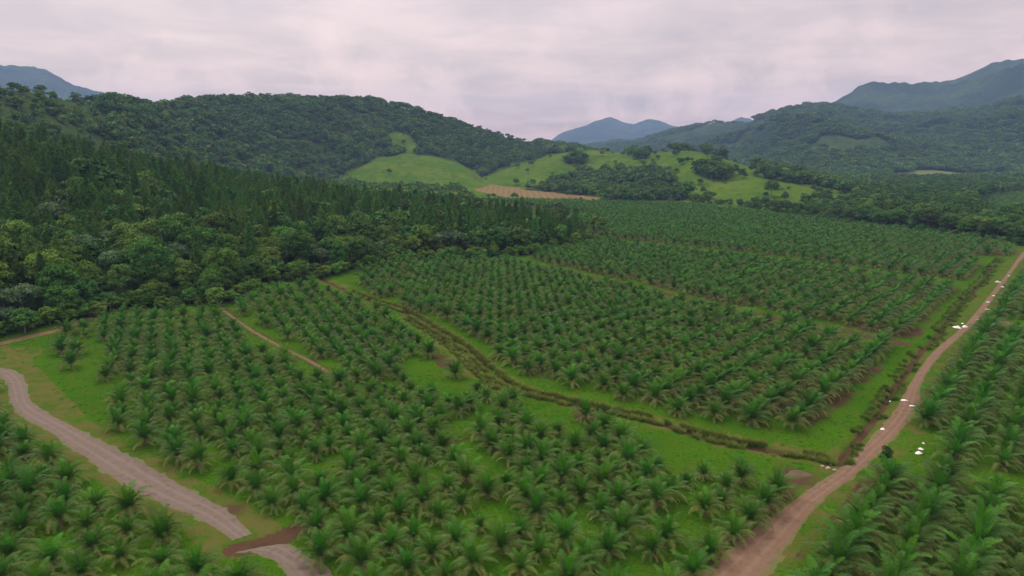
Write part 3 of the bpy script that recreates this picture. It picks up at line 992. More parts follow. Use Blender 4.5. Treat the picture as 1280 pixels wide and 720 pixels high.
ROWAZ = math.atan2(745, math.hypot(853, 170))
RDIR = np.array([math.sin(ROWAZ), math.cos(ROWAZ)])
RNRM = np.array([math.cos(ROWAZ), -math.sin(ROWAZ)])
SPEC = {  # step in the row, row spacing, jitter, wind, missing share, size
    'gravel': (5.4, 6.5, 0.7, 'windy', 0.03, 0.78), 'west': (5.4, 6.3, 1.0, 'calm', 0.04, 0.75), 'middle': (5.7, 7.6, 0.30, 'calm', 0.02, 0.83),
    'upper': (5.8, 7.7, 0.25, 'calm', 0.01, 0.84), 'far': (6.0, 7.8, 0.25, 'calm', 0.01, 0.85), 'east': (5.1, 7.6, 0.25, 'windy', 0.01, 0.88),
    'road': (4.9, 7.7, 0.25, 'windy', 0.02, 0.88), 'rows': (4.6, 7.5, 0.25, 'windy', 0.01, 0.92), 'distant': (7, 9, 0.5, 'calm', 0.0, 0.9),
}
palms = []
VERGE = smooth_line(gp([(838, 752), (868, 718), (893, 695), (920, 671), (950, 645), (975, 621)]), 5.2)
for blk, (ds, dn, jit, wk, miss, size) in SPEC.items():
    pg = BLOCKS[blk]
    s = pg @ RDIR
    n_ = pg @ RNRM
    i0, i1 = int(s.min() // ds), int(s.max() // ds) + 1
    j0, j1 = int(n_.min() // dn), int(n_.max() // dn) + 1
    rg = np.random.default_rng(sum(map(ord, blk)))
    for j in range(j0, j1 + 1):
        off = (j % 2) * 0.5 * ds
        ii = np.arange(i0, i1 + 1)
        jx = rg.normal(0, jit * 0.5, (len(ii), 2))
        P_ = RDIR * (ii * ds + off)[:, None] + RNRM * (j * dn) + jx
        ok = inpoly(P_[:, 0], P_[:, 1], pg) & (rg.random(len(ii)) > miss)
        for hl in HOLES:
            ok &= ~inpoly(P_[:, 0], P_[:, 1], hl)
        if blk in ('west', 'rows', 'road', 'gravel'):
            ok &= dline(P_[:, 0], P_[:, 1], RED_C, 20) > (6.8 if blk == 'west' else 4.6)
            ok &= dline(P_[:, 0], P_[:, 1], GREY_C, 20) > np.where(P_[:, 0] < -80, 5.6, 6.6)
        if blk == 'west':
            ok &= dline(P_[:, 0], P_[:, 1], VERGE, 20) > 5.4
            ok &= dline(P_[:, 0], P_[:, 1], FIELD_PATH, 20) > 3.0
            ok &= dline(P_[:, 0], P_[:, 1], DITCH, 20) > 7.5
            ok &= dline(P_[:, 0], P_[:, 1], DITCH2, 20) > 4.5
        if blk in ('middle', 'upper', 'far'):
            ok &= dline(P_[:, 0], P_[:, 1], MID_TRACK, 20) > 6.4
            ok &= dline(P_[:, 0], P_[:, 1], FAR_TRACK, 20) > 7.2
            ok &= dline(P_[:, 0], P_[:, 1], SIDE, 20) > 7.0
        for i_, p_ in zip(ii[ok], P_[ok]):
            r_ = math.hypot(*p_)
            if p_[1] < 20:
                continue
            sz = size * rg.uniform(0.78, 1.16)
            if blk == 'west' and rg.random() < 0.10:
                sz *= 0.7
            palms.append((blk, j, i_, p_[0], p_[1], r_, sz, wk, rg.random(), rg.random()))

for k_, p_ in enumerate(VERGE):      # the last row of the west block follows the red road
    rr_ = np.random.default_rng(4000 + k_)
    palms.append(('west', 999, k_, p_[0] + rr_.normal(0, 0.3), p_[1] + rr_.normal(0, 0.3), math.hypot(*p_), 0.78 * rr_.uniform(0.85, 1.12), 'calm', rr_.random(), rr_.random()))
PX = np.array([[p[3], p[4]] for p in palms])
PZ = terrain(PX[:, 0], PX[:, 1])
sx, sy, sdp = proj(PX[:, 0], PX[:, 1], PZ + 2.5)
inview = (sx > -35) & (sx < 1315) & (sy > 0) & (sy < 750) & (PX[:, 1] > 0)
order = [k for k in np.argsort(sdp) if inview[k] and -10 < sx[k] < 1290 and sy[k] < 732]
individual = set(order[:300])
keep = (sx > -700) & (sx < 1980) & (PX[:, 1] > 0)

ORD = 'first second third fourth fifth sixth seventh eighth ninth tenth eleventh twelfth thirteenth fourteenth fifteenth sixteenth seventeenth eighteenth nineteenth'.split()
TENS = {2: 'twent', 3: 'thirt', 4: 'fort', 5: 'fift', 6: 'sixt', 7: 'sevent', 8: 'eight', 9: 'ninet'}


def ordn(n):
    if n <= 19:
        return ORD[n - 1]
    if n >= 100:
        k = n % 100
        h_ = {1: 'hundred', 2: 'two-hundred', 3: 'three-hundred'}[n // 100]
        return h_ + '-and-' + ordn(k) if k else h_ + 'th'
    a_, b_ = divmod(n, 10)
    return TENS[a_] + ('ieth' if b_ == 0 else 'y-' + ORD[b_ - 1])


PROTO = {}


def make_palm(kind, v):
    root = bpy.data.objects.new('coconut_palm', None)
    bpy.context.scene.collection.objects.link(root)
    tr, cr, he, ol = PALM[kind][v]
    link('trunk', tr, root)
    c_ = link('crown', cr, root)
    link('centre_fronds', he, c_)
    link('old_fronds', ol, c_)
    return root


def copy_tree(o, parent=None):
    c_ = o.copy()
    bpy.context.scene.collection.objects.link(c_)
    if parent is not None:
        c_.parent = parent
    for ch in list(o.children):
        copy_tree(ch, c_)
    return c_


BLK_TXT = {
    'gravel': ('palm below the grey gravel road, {} from the bottom, {} row from the red road', 'palms below the grey gravel road'),
    'west': ('palm between grey and red roads, {} from the bottom, {} row off the red road', 'palms between the gravel road and the grass ditch'),
    'middle': ('palm across the grass ditch, {} from the ditch, {} row off the road', 'palms across the grass ditch'),
    'rows': ('windswept palm beside the red road, {} from the bottom, {} row off the road', 'windswept palm rows by the red road'),
    'road': ('windswept palm past the grass strip, {} from the strip, {} row off the road', 'palm rows past the grass strip'),
    'upper': ('palm in the upper block, {} from the track, {} row from the road', 'palms in the upper block'),
    'east': ('palm beyond the cross track, {} along, {} row from the road', 'palms beyond the cross track'),
}
rows_in = {}
for k in individual:
    rows_in.setdefault(palms[k][0], {}).setdefault(palms[k][1], []).append(k)
for blk, rws in rows_in.items():
    js = sorted(rws) if blk in ('rows', 'road', 'east') else sorted(rws, reverse=True)
    for rn, j in enumerate(js):
        for cn, k in enumerate(sorted(rws[j], key=lambda q_: palms[q_][2])):
            _b, _j, _i, x_, y_, r_, sz, wk, u1, u2 = palms[k]
            v = int(u1 * len(PALM[wk]))
            root = copy_tree(PROTO[(wk, v)]) if (wk, v) in PROTO else make_palm(wk, v)
            PROTO.setdefault((wk, v), root)
            root.location = (x_, y_, PZ[k])
            rot = (u2 - 0.5) * (0.9 if wk == 'windy' else 6.28)
            root.rotation_euler = (0.05 * (u1 - 0.5), 0.05 * (u2 - 0.5), rot)
            root.scale = (sz, sz, sz * (1.02 + 0.2 * ((u1 * 7.7) % 1)))
            txt, grp = BLK_TXT[blk]
            tag(root, txt.format(ordn(cn + 1), ordn(rn + 1)), 'palm tree', grp)


# ------------------------------------------------------------------ masses (geometry nodes on points)
def mass(name, label, category, pts, rots, scls, idxs, meshes):
    """ONE object: points that carry instances of the given meshes"""
    src = bpy.data.collections.new(name + '_kinds')
    for k, me_ in enumerate(meshes):
        o = bpy.data.objects.new('%s_kind_%02d' % (name, k), me_)
        src.objects.link(o)
    me_ = bpy.data.meshes.new(name)
    pts = np.asarray(pts, np.float32)
    me_.vertices.add(len(pts))
    me_.vertices.foreach_set('co', pts.ravel())
    a_ = me_.attributes.new('rot', 'FLOAT_VECTOR', 'POINT')
    a_.data.foreach_set('vector', np.asarray(rots, np.float32).ravel())
    a_ = me_.attributes.new('scl', 'FLOAT_VECTOR', 'POINT')
    scls = np.asarray(scls, np.float32)
    if scls.ndim == 1:
        scls = np.stack([scls] * 3, 1)
    a_.data.foreach_set('vector', scls.ravel())
    a_ = me_.attributes.new('pick', 'INT', 'POINT')
    a_.data.foreach_set('value', np.asarray(idxs, np.int32))
    me_.update()
    o = link(name, me_)
    ng = bpy.data.node_groups.new(name + '_scatter', 'GeometryNodeTree')
    ng.interface.new_socket('Geometry', in_out='INPUT', socket_type='NodeSocketGeometry')
    ng.interface.new_socket('Geometry', in_out='OUTPUT', socket_type='NodeSocketGeometry')
    N = ng.nodes
    gi, go = N.new('NodeGroupInput'), N.new('NodeGroupOutput')
    ci = N.new('GeometryNodeCollectionInfo')
    ci.inputs['Collection'].default_value = src
    ci.inputs['Separate Children'].default_value = True
    ci.inputs['Reset Children'].default_value = True
    ip = N.new('GeometryNodeInstanceOnPoints')
    ip.inputs['Pick Instance'].default_value = True

    def attr(nm, ty):
        n = N.new('GeometryNodeInputNamedAttribute')
        n.data_type = ty
        n.inputs['Name'].default_value = nm
        return n.outputs['Attribute']
    er = N.new('FunctionNodeEulerToRotation')
    ng.links.new(gi.outputs[0], ip.inputs['Points'])
    ng.links.new(ci.outputs[0], ip.inputs['Instance'])
    ng.links.new(attr('rot', 'FLOAT_VECTOR'), er.inputs[0])
    ng.links.new(er.outputs[0], ip.inputs['Rotation'])
    ng.links.new(attr('scl', 'FLOAT_VECTOR'), ip.inputs['Scale'])
    ng.links.new(attr('pick', 'INT'), ip.inputs['Instance Index'])
    ng.links.new(ip.outputs[0], go.inputs[0])
    md = o.modifiers.new('scatter', 'NODES')
    md.node_group = ng
    return tag(o, label, category, kind='stuff')


rest = [k for k in range(len(palms)) if keep[k] and k not in individual]
mp, mr, ms, mi = [], [], [], []
NC = len(PALM_FAR['calm'])
for k in rest:
    _b, _j, _i, x_, y_, r_, sz, wk, u1, u2 = palms[k]
    near = r_ < 260
    lo, hi = (0, len(PALM[wk])) if near else (len(PALM[wk]), len(PALM[wk]) + 5)
    v = lo + int(u1 * (hi - lo))
    mp.append((x_, y_, PZ[k]))
    mr.append((0.05 * (u1 - 0.5), 0.05 * (u2 - 0.5), (u2 - 0.5) * (0.9 if wk == 'windy' else 6.28)))
    ms.append((sz, sz, sz * (1.02 + 0.2 * ((u1 * 7.7) % 1))))
    mi.append(v + (0 if wk == 'calm' else NC))
mass('palm_plantation', 'rows of young coconut palms filling the far blocks of the plantation', 'palm plantation', mp, mr, ms, mi, PALM_FAR['calm'] + PALM_FAR['windy'])
print('palms', len(palms), 'individual', len(individual), 'rest', len(rest))


# ------------------------------------------------------------------ trees
def leaves(G, C, N_, size, rg, tone, jitter=0.6, aspect=0.6, mat=0):
    """leaf clumps: a bent quad at every centre, facing roughly along N_"""
    k = len(C)
    nn = N_ + rg.normal(0, jitter, (k, 3))
    nn /= np.linalg.norm(nn, axis=1)[:, None] + 1e-9
    a_ = np.cross(nn, rg.normal(0, 1, (k, 3)))
    a_ /= np.linalg.norm(a_, axis=1)[:, None] + 1e-9
    b_ = np.cross(nn, a_)
    sz = (size * rg.uniform(0.6, 1.3, k))[:, None]
    tip = nn * sz * 0.18
    V = np.stack([C - a_ * sz, C - b_ * sz * aspect + tip, C + a_ * sz, C + b_ * sz * aspect + tip], 1).reshape(-1, 3)
    Fq = np.arange(k * 4).reshape(k, 4)
    tn = np.repeat(tone, 4, axis=0)
    G.add(V, Fq, tn, mat)


def broad_parts(seed, h, rad, nleaf, lsize, nclump=14, flat=1.0, crown_lo=0.35, limbs=True):
    rg = np.random.default_rng(seed)
    trunk, crown = Geo(), Geo()
    zc = h * (crown_lo + (1 - crown_lo) * 0.5)
    hz = h * (1 - crown_lo) * 0.5
    lean = rg.normal(0, 0.03, 2) * h
    tr = max(0.14, h * 0.022)
    trunk.tube([(0, 0, -0.6), (0, 0, 0.5), (lean[0] * 0.4, lean[1] * 0.4, h * 0.25), (lean[0], lean[1], h * 0.55), (lean[0] * 1.2, lean[1] * 1.2, h * 0.8)], [tr * 1.5, tr * 1.1, tr * 0.85, tr * 0.55, tr * 0.2], 8, (0, 0.5, 0))
    cc, cr = [], []
    for i in range(nclump):
        th = i * 2.4 + rg.normal(0, 0.3)
        u = (i + 0.5) / nclump
        ph = math.acos(1 - 1.55 * u)
        rr_ = rg.uniform(0.55, 0.86)
        c_ = np.array([math.cos(th) * math.sin(ph) * rad * rr_, math.sin(th) * math.sin(ph) * rad * rr_, zc + math.cos(ph) * hz * rr_ * flat])
        c_[:2] += lean
        cc.append(c_)
        cr.append(rad * rg.uniform(0.26, 0.46))
    cc.append(np.array([lean[0], lean[1], zc]))
    cr.append(rad * 0.5)
    cc, cr = np.array(cc), np.array(cr)
    if limbs:
        for c_ in cc[:: 2]:
            st = np.array([lean[0] * 0.6, lean[1] * 0.6, h * rg.uniform(0.3, 0.5)])
            md_ = (st + c_) / 2 + np.array([0, 0, -0.04 * h])
            trunk.tube([st, md_, c_], [tr * 0.45, tr * 0.3, tr * 0.1], 5, (0, 0.5, 0))
    wts = cr ** 2
    pick = rg.choice(len(cc), nleaf, p=wts / wts.sum())
    dirs = rg.normal(0, 1, (nleaf, 3))
    dirs /= np.linalg.norm(dirs, axis=1)[:, None]
    dirs[:, 2] = np.where(dirs[:, 2] < -0.25, -dirs[:, 2], dirs[:, 2])
    sh = rg.uniform(0.55, 1.0, nleaf) ** 0.5 * (1 + 0.22 * np.sin(dirs[:, 0] * 5 + pick) * np.sin(dirs[:, 1] * 6))
    C = cc[pick] + dirs * (cr[pick] * sh)[:, None] * np.array([1, 1, 0.72])
    ct = rg.random(len(cc))
    tone = np.stack([np.clip(ct[pick] * 0.75 + rg.normal(0, 0.12, nleaf), 0, 1), np.clip(0.5 + rg.normal(0, 0.2, nleaf), 0, 1), np.zeros(nleaf)], 1)
    leaves(crown, C, dirs * 0.8 + UP * 0.5, lsize, rg, tone, 0.55)
    return trunk, crown


def pine_parts(seed, h, rad, nbr, per, lsize):
    rg = np.random.default_rng(seed)
    trunk, crown = Geo(), Geo()
    lean = rg.normal(0, 0.012, 2) * h
    tr = h * 0.011 + 0.06
    trunk.tube([(0, 0, -0.5), (lean[0] * 0.3, lean[1] * 0.3, h * 0.35), (lean[0], lean[1], h * 0.97)], [tr * 1.3, tr, 0.03], 7, (0, 0.5, 0))
    lo = rg.uniform(0.20, 0.34)
    C, N_, T_ = [], [], []
    for i in range(nbr):
        u = (i + rg.random()) / nbr
        z = h * (lo + (1 - lo) * u ** 0.95)
        a_ = i * 2.4 + rg.normal(0, 0.4)
        prof = (1 - u ** 1.4) ** 0.8 * (0.55 + 0.45 * min(1, u / 0.15))
        L_ = rad * prof * rg.uniform(0.65, 1.15) + 0.25
        d = np.array([math.cos(a_), math.sin(a_), 0])
        el = R(rg.uniform(8, 35) + 25 * u)
        st = np.array([lean[0] * z / h, lean[1] * z / h, z])
        s_ = rg.uniform(0.25, 1.0, per) ** 0.8
        p_ = st + (d * math.cos(el) + UP * math.sin(el)) * (L_ * s_)[:, None] - UP * (0.10 * L_ * s_ ** 2)[:, None]
        p_ = p_ + rg.normal(0, 0.16 + 0.05 * L_, (per, 3))
        C.append(p_)
        N_.append(np.tile(d * 0.5 + UP * 0.7, (per, 1)))
        tv = rg.random()
        T_.append(np.stack([np.clip(tv * 0.5 + 0.45 * s_ + rg.normal(0, 0.08, per), 0, 1), np.clip(0.5 + rg.normal(0, 0.18, per), 0, 1), np.zeros(per)], 1))
        if i % 3 == 0:
            trunk.tube([st, st + (d * math.cos(el) + UP * math.sin(el)) * L_ * 0.8], [tr * 0.3, 0.02], 4, (0, 0.5, 0))
    C, N_, T_ = np.vstack(C), np.vstack(N_), np.vstack(T_)
    leaves(crown, C, N_, lsize, rg, T_, 0.8, 0.30)
    return trunk, crown


TREE_DEF = {
    'dark': (M_DARKLEAF, [(14, 6.0), (12, 5.0), (16, 6.4)]),
    'green': (M_MIDLEAF, [(12, 5.6), (10, 4.6), (14, 6.0)]),
    'lime': (M_LIMELEAF, [(12, 5.0), (9, 4.2)]),
    'silver': (M_SILVERLEAF, [(12, 5.4), (10, 4.8)]),
}
TREES = {}      # kind -> list of (trunk mesh, crown mesh) near
TMASS = {}      # kind -> list of joined meshes, middle distance
TFAR = {}
sd_ = 500
for kd_, (mt_, dims) in TREE_DEF.items():
    TREES[kd_], TMASS[kd_], TFAR[kd_] = [], [], []
    for (h_, r_) in dims:
        sd_ += 1
        fl = 0.75 if kd_ == 'silver' else 1.0
        lo_ = 0.36 if kd_ == 'silver' else 0.14
        p_ = broad_parts(sd_, h_, r_, 5200, 0.36, 18, fl, lo_)
        TREES[kd_].append((p_[0].mesh('trunk', [M_BARK]), p_[1].mesh('crown', [mt_])))
        p_ = broad_parts(sd_ + 40, h_, r_, 1700, 0.60, 14, fl, lo_)
        TMASS[kd_].append(joined(p_, 'tree_mass', [M_BARK, mt_], (0, 1)))
        p_ = broad_parts(sd_ + 80, h_, r_, 420, 1.15, 9, fl, 0.12, False)
        TFAR[kd_].append(joined(p_, 'tree_far', [M_BARK, mt_], (0, 1)))
PINES, PMASS = [], []
for i in range(5):
    h_, r_ = rng.uniform(17.5, 22.5), rng.uniform(3.5, 4.6)
    p_ = pine_parts(700 + i, h_, r_, 120, 34, 0.40)
    PINES.append((p_[0].mesh('trunk', [M_BARK]), p_[1].mesh('crown', [M_PINE])))
    p_ = pine_parts(720 + i, h_, r_, 80, 20, 0.62)
    PMASS.append(joined(p_, 'pine_mass', [M_BARK, M_PINE], (0, 1)))

TPROTO = {}


def put_tree(name, meshes, x, y, z, rot, scl, label, cat, grp):
    key = (name, meshes[0].name, meshes[1].name)
    if key in TPROTO:
        root = copy_tree(TPROTO[key])
    else:
        root = bpy.data.objects.new(name, None)
        bpy.context.scene.collection.objects.link(root)
        link('trunk', meshes[0], root)
        link('crown', meshes[1], root)
        TPROTO[key] = root
    root.location = (x, y, z)
    root.rotation_euler = (0, 0, rot)
    root.scale = scl
    return tag(root, label, cat, grp)


# ---- scatter of the forest on the slope
def jitter_grid(x0, x1, y0, y1, step, rg, j=0.42):
    xs, ys = np.meshgrid(np.arange(x0, x1, step), np.arange(y0, y1, step))
    xs, ys = xs.ravel().astype(float), ys.ravel().astype(float)
    xs += rg.uniform(-j, j, xs.shape) * step
    ys += rg.uniform(-j, j, ys.shape) * step
    return xs, ys


def edge_dist(x, y):
    """distance into the forest from its palm-field border"""
    return dline(x, y, FOREST[:14], 400)


rg = np.random.default_rng(99)
# broadleaved band along the border
bx, by = jitter_grid(-420, 140, 150, 620, 7.6, rg)
m_ = inpoly(bx, by, FOREST)
bx, by = bx[m_], by[m_]
ed = edge_dist(bx, by)
bpx, bqy, _ = proj(bx, by, terrain(bx, by))
band = np.where(bpx < 300, 95, np.where(bpx < 520, 70, 30)) + 40 * (fbm(bx / 40, by / 40, 77, 3) - 0.5)
pb = np.where(ed < band, np.where(bpx < 620, 0.85, 1.0), np.where(ed < band + 60, 0.30, 0.09))
sel = (rg.random(len(bx)) < pb) & (ed > 2.5)
bx, by, ed = bx[sel], by[sel], ed[sel]
# understorey bushes right on the border
ub = np.vstack([smooth_line(FOREST[:16], 2.6), smooth_line(FOREST[:16], 4.0) + [-2.0, 5.0]])
ub = ub + rg.normal(0, 1.8, ub.shape)
# pines
qx, qy = jitter_grid(-620, 200, 200, 900, 6.9, rg, 0.48)
m_ = inpoly(qx, qy, FOREST)
qx, qy = qx[m_], qy[m_]
qed = edge_dist(qx, qy)
qpx, qpy, _ = proj(qx, qy, terrain(qx, qy))
band = np.where(qpx < 300, 80, np.where(qpx < 520, 58, 12)) + 40 * (fbm(qx / 40, qy / 40, 77, 3) - 0.5)
m_ = (rg.random(len(qx)) < np.where(qed > band, 0.90, np.where(qed > 16, 0.22, 0))) & (np.hypot(qx, qy) < np.interp(qpx, [300, 520, 740], [600, 560, 470]))
qx, qy, qed = qx[m_], qy[m_], qed[m_]


def tint_pick(x, y, rg, weights=(0.40, 0.38, 0.13, 0.09)):
    """kind index by weight: dark, green, lime, silver"""
    return rg.choice(4, len(x), p=np.array(weights) / sum(weights))


KN = ['dark', 'green', 'lime', 'silver']
bz = terrain(bx, by)
bpx, bqy, bd = proj(bx, by, bz + 6)
bk = tint_pick(bx, by, rg)
vis = (bpx > -25) & (bpx < 800)
score = bd + 0.6 * ed
cand = [k for k in np.argsort(score) if vis[k]]
ind_b = cand[:190]
ADJ = {'dark': 'dark green leafy', 'green': 'mid green leafy', 'lime': 'yellow green leafy', 'silver': 'silvery grey green'}
band_of = lambda e: 0 if e < 11 else 1 if e < 22 else 2 if e < 34 else 3
groups_b = {}
for k in ind_b:
    groups_b.setdefault((KN[bk[k]], band_of(ed[k])), []).append(k)
BT = ['along the forest edge', 'just behind the forest edge', 'well behind the forest edge', 'deep in the wood']
for (kd_, bn), ks in groups_b.items():
    for n_, k in enumerate(sorted(ks, key=lambda q_: bpx[q_])):
        v = int(rg.integers(len(TREES[kd_])))
        s_ = rg.choice([rg.uniform(0.55, 0.9), rg.uniform(0.8, 1.15), rg.uniform(1.1, 1.45)]) * (0.85 if ed[k] < 11 else 1.0)
        put_tree('leafy_tree', TREES[kd_][v], bx[k], by[k], bz[k], rg.uniform(0, 6.28), (s_ * rg.uniform(0.9, 1.1), s_, s_ * rg.uniform(0.9, 1.15)),
                 '%s tree %s, %s such from the west end' % (ADJ[kd_], BT[bn], ordn(n_ + 1)), 'tree', 'leafy trees along the forest edge')
ind_set = set(ind_b)
fb = [k for k in range(len(bx)) if k not in ind_set and -900 < bpx[k] < 1500]

qz = terrain(qx, qy)
qpx, qpy, qd = proj(qx, qy, qz + 16)
visq = (qpx > -20) & (qpx < 1290)
cand = [k for k in np.argsort(qd + 0.25 * qed) if visq[k]]
ind_q = cand[:290]
prow = {}
for k in ind_q:
    prow.setdefault(int(math.hypot(qx[k], qy[k]) // 9), []).append(k)
for rn, key in enumerate(sorted(prow)):
    for n_, k in enumerate(sorted(prow[key], key=lambda q_: -qpx[q_])):
        v = int(rg.integers(5))
        s_ = rg.uniform(0.62, 1.10)
        put_tree('pine_tree', PINES[v], qx[k], qy[k], qz[k], rg.uniform(0, 6.28), (s_, s_, s_ * rg.uniform(0.92, 1.08)),
                 'slender pine, %s from the palm field end in the %s row up the slope' % (ordn(n_ + 1), ordn(rn + 1)), 'pine tree', 'pines on the slope')
ind_set = set(ind_q)
fq = [k for k in range(len(qx)) if k not in ind_set and -900 < qpx[k] < 1500]
print('pines', len(qx), 'broad', len(bx), 'masses', len(fq), len(fb))
sc_ = rg.uniform(0.62, 1.10, len(fq))
mass('pine_plantation', 'dense stand of slender dark pines covering the slope', 'pine wood', np.stack([qx[fq], qy[fq], qz[fq]], 1),
     np.stack([0 * sc_, 0 * sc_, rg.uniform(0, 6.28, len(fq))], 1), np.stack([sc_, sc_, sc_ * rg.uniform(0.92, 1.08, len(fq))], 1), rg.integers(0, 5, len(fq)), PMASS)


def kind_index(kk, lists, rg):
    """flat list of meshes and, for every kind number, a random index into it"""
    flat_, start = [], {}
    for i_, n_ in enumerate(KN):
        start[i_] = (len(flat_), len(lists[n_]))
        flat_ += lists[n_]
    return flat_, np.array([start[int(k)][0] + int(rg.integers(start[int(k)][1])) for k in kk])


if fb:
    fl, ix = kind_index(bk[fb], TMASS, rg)
    sc_ = rg.uniform(0.75, 1.35, len(fb))
    mass('leafy_wood', 'leafy trees mixed among the pines behind the forest edge', 'wood', np.stack([bx[fb], by[fb], bz[fb]], 1),
         np.stack([0 * sc_, 0 * sc_, rg.uniform(0, 6.28, len(fb))], 1), sc_, ix, fl)
# undergrowth along the border
fl, ix = kind_index(rg.choice([0, 1, 1, 2], len(ub)), TMASS, rg)
sc_ = rg.uniform(0.24, 0.60, len(ub))
mass('undergrowth', 'low bushes and saplings crowding the foot of the forest edge', 'undergrowth', np.c_[ub, terrain(ub[:, 0], ub[:, 1]) - 0.8],
     np.stack([0 * sc_, 0 * sc_, rg.uniform(0, 6.28, len(ub))], 1), np.stack([sc_ * 1.2, sc_ * 1.2, sc_], 1), ix, fl)

# ---- wooded belt across the valley
ex, ey = jitter_grid(150, 1150, 380, 1500, 8.6, rg)
m_ = inpoly(ex, ey, BELT)
ex, ey = ex[m_], ey[m_]
ez = terrain(ex, ey)
epx, epy, edp = proj(ex, ey, ez + 6)
ek = tint_pick(ex, ey, rg, (0.62, 0.28, 0.05, 0.05))
bel = dline(ex, ey, BELT[:8], 300)
cand = [k for k in np.argsort(bel) if 860 < epx[k] < 1285]
ind_e = set(cand[:75])
for kd_ in KN:
    ks = sorted([k for k in ind_e if KN[ek[k]] == kd_], key=lambda q_: epx[q_])
    for n_, k in enumerate(ks):
        v = int(rg.integers(len(TREES[kd_])))
        s_ = rg.uniform(0.8, 1.2) * (0.72 if epx[k] < 1070 else 1.0)
        put_tree('leafy_tree', TREES[kd_][v], ex[k], ey[k], ez[k], rg.uniform(0, 6.28), (s_ * 1.1, s_ * 1.1, s_),
                 '%s tree fronting the valley wood, %s such from the grassy hill' % (ADJ[kd_], ordn(n_ + 1)), 'tree', 'trees fronting the valley wood')
fe = [k for k in range(len(ex)) if k not in ind_e]
fl, ix = kind_index(ek[fe], TMASS, rg)
sc_ = rg.uniform(0.8, 1.3, len(fe)) * np.where(epx[fe] < 1070, 0.68, 1.0)
mass('valley_wood', 'dark mixed woodland filling the valley behind the palm blocks', 'wood', np.stack([ex[fe], ey[fe], ez[fe]], 1),
     np.stack([0 * sc_, 0 * sc_, rg.uniform(0, 6.28, len(fe))], 1), np.stack([sc_ * 1.1, sc_ * 1.1, sc_], 1), ix, fl)

ub = smooth_line(BELT[:9], 6.0)
ub = ub[(ub[:, 1] > 350)] + rg.normal(0, 1.5, (int((ub[:, 1] > 350).sum()), 2))
fl, ix = kind_index(rg.choice([0, 0, 1], len(ub)), TMASS, rg)
sc_ = rg.uniform(0.3, 0.5, len(ub))
mass('undergrowth', 'low bushes along the foot of the valley wood', 'undergrowth', np.c_[ub, terrain(ub[:, 0], ub[:, 1]) - 0.8],
     np.stack([0 * sc_, 0 * sc_, rg.uniform(0, 6.28, len(ub))], 1), np.stack([sc_ * 1.3, sc_ * 1.3, sc_], 1), ix, fl)

# ---- woods on the hills (far, one mass) and single trees on the grass
N_TRY = 44000
aa = rg.uniform(R(-46), R(40), N_TRY)
rr = np.sqrt(rg.uniform(690 ** 2, 1750 ** 2, N_TRY))
hx, hy = rr * np.sin(aa), rr * np.cos(aa)
hz_ = terrain(hx, hy)
hpx, hpy, _ = proj(hx, hy, hz_)
dn = hill_density(hpx, hpy, rr, aa)
inb = inpoly(hx, hy, BELT) | inpoly(hx, hy, BLOCKS['far']) | inpoly(hx, hy, BLOCKS['distant']) | inpoly(hx, hy, PALE) | inpoly(hx, hy, PLOUGH)
opening = fbm(hx / 85, hy / 85, 120, 3)
left_open = (hpx < 130) & (hpy < 165)
dn = np.where((dn < 0.1) & (hpx > 605) & (rr < 1650), 0.022, dn)
thin = np.where(opening > 0.60, 0.25, 1.0) * np.where(left_open, 0.35, 1.0)
# flat ground beyond the belt: strips of wood only
flatfar = (aa > ray(1060, 230)[0]) & (rr < 2300)
dn = np.where(flatfar & (rr > 1200), np.where(fbm(hx / 120, hy / 60, 130, 3) > 0.45, 0.9, 0.1), dn)
ok = (rg.random(N_TRY) < dn * thin) & ~inb & ((rr > 720) | (aa < ray(735, 240)[0]))
hx, hy, hz_, haa, hrr = hx[ok], hy[ok], hz_[ok], aa[ok], rr[ok]
hk = tint_pick(hx, hy, rg, (0.72, 0.20, 0.03, 0.05))
scr = fbm(hx / 110, hy / 110, 170, 4)
hk = np.where((scr > 0.56) & (rg.random(len(hx)) < 0.75), rg.choice([1, 1, 2], len(hx)), hk)
fl, ix = kind_index(hk, TFAR, rg)
sc_ = rg.uniform(0.55, 1.3, len(hx)) * np.where(hill_density(*proj(hx, hy, hz_)[:2], hrr, haa) < 0.1, 0.6, 1.0) * np.where((haa < ray(130, 150)[0]), 0.75, 1.0)
mass('hill_forest', 'closed dark forest covering the long hill behind the pines', 'forest', np.stack([hx, hy, hz_ - 0.6], 1),
     np.stack([0 * sc_, 0 * sc_, rg.uniform(0, 6.28, len(hx))], 1), np.stack([sc_ * 1.15, sc_ * 1.15, sc_], 1), ix, fl)
print('hill trees', len(hx))

# valley and mountain forest, farther still
N_TRY = 50000
aa = rg.uniform(R(2), R(40), N_TRY)
rr = np.sqrt(rg.uniform(1700 ** 2, 4100 ** 2, N_TRY))
fx, fy = rr * np.sin(aa), rr * np.cos(aa)
fz = terrain(fx, fy)
opening = fbm(fx / 220, fy / 220, 140, 5)
fpx, fpy, _ = proj(fx, fy, fz)
leftish = fpx < 960
ok = (opening < np.where(leftish & (fpy < 185), 0.46, 0.66)) & ~inpoly(fx, fy, PALE)
fx, fy, fz = fx[ok], fy[ok], fz[ok]
fk = tint_pick(fx, fy, rg, (0.80, 0.16, 0.02, 0.02))
scr = fbm(fx / 150, fy / 150, 171, 4)
fk = np.where((scr > 0.54) & (rg.random(len(fx)) < 0.75), rg.choice([1, 1, 2], len(fx)), fk)
fl, ix = kind_index(fk, TFAR, rg)
sc_ = rg.uniform(0.9, 1.5, len(fx))
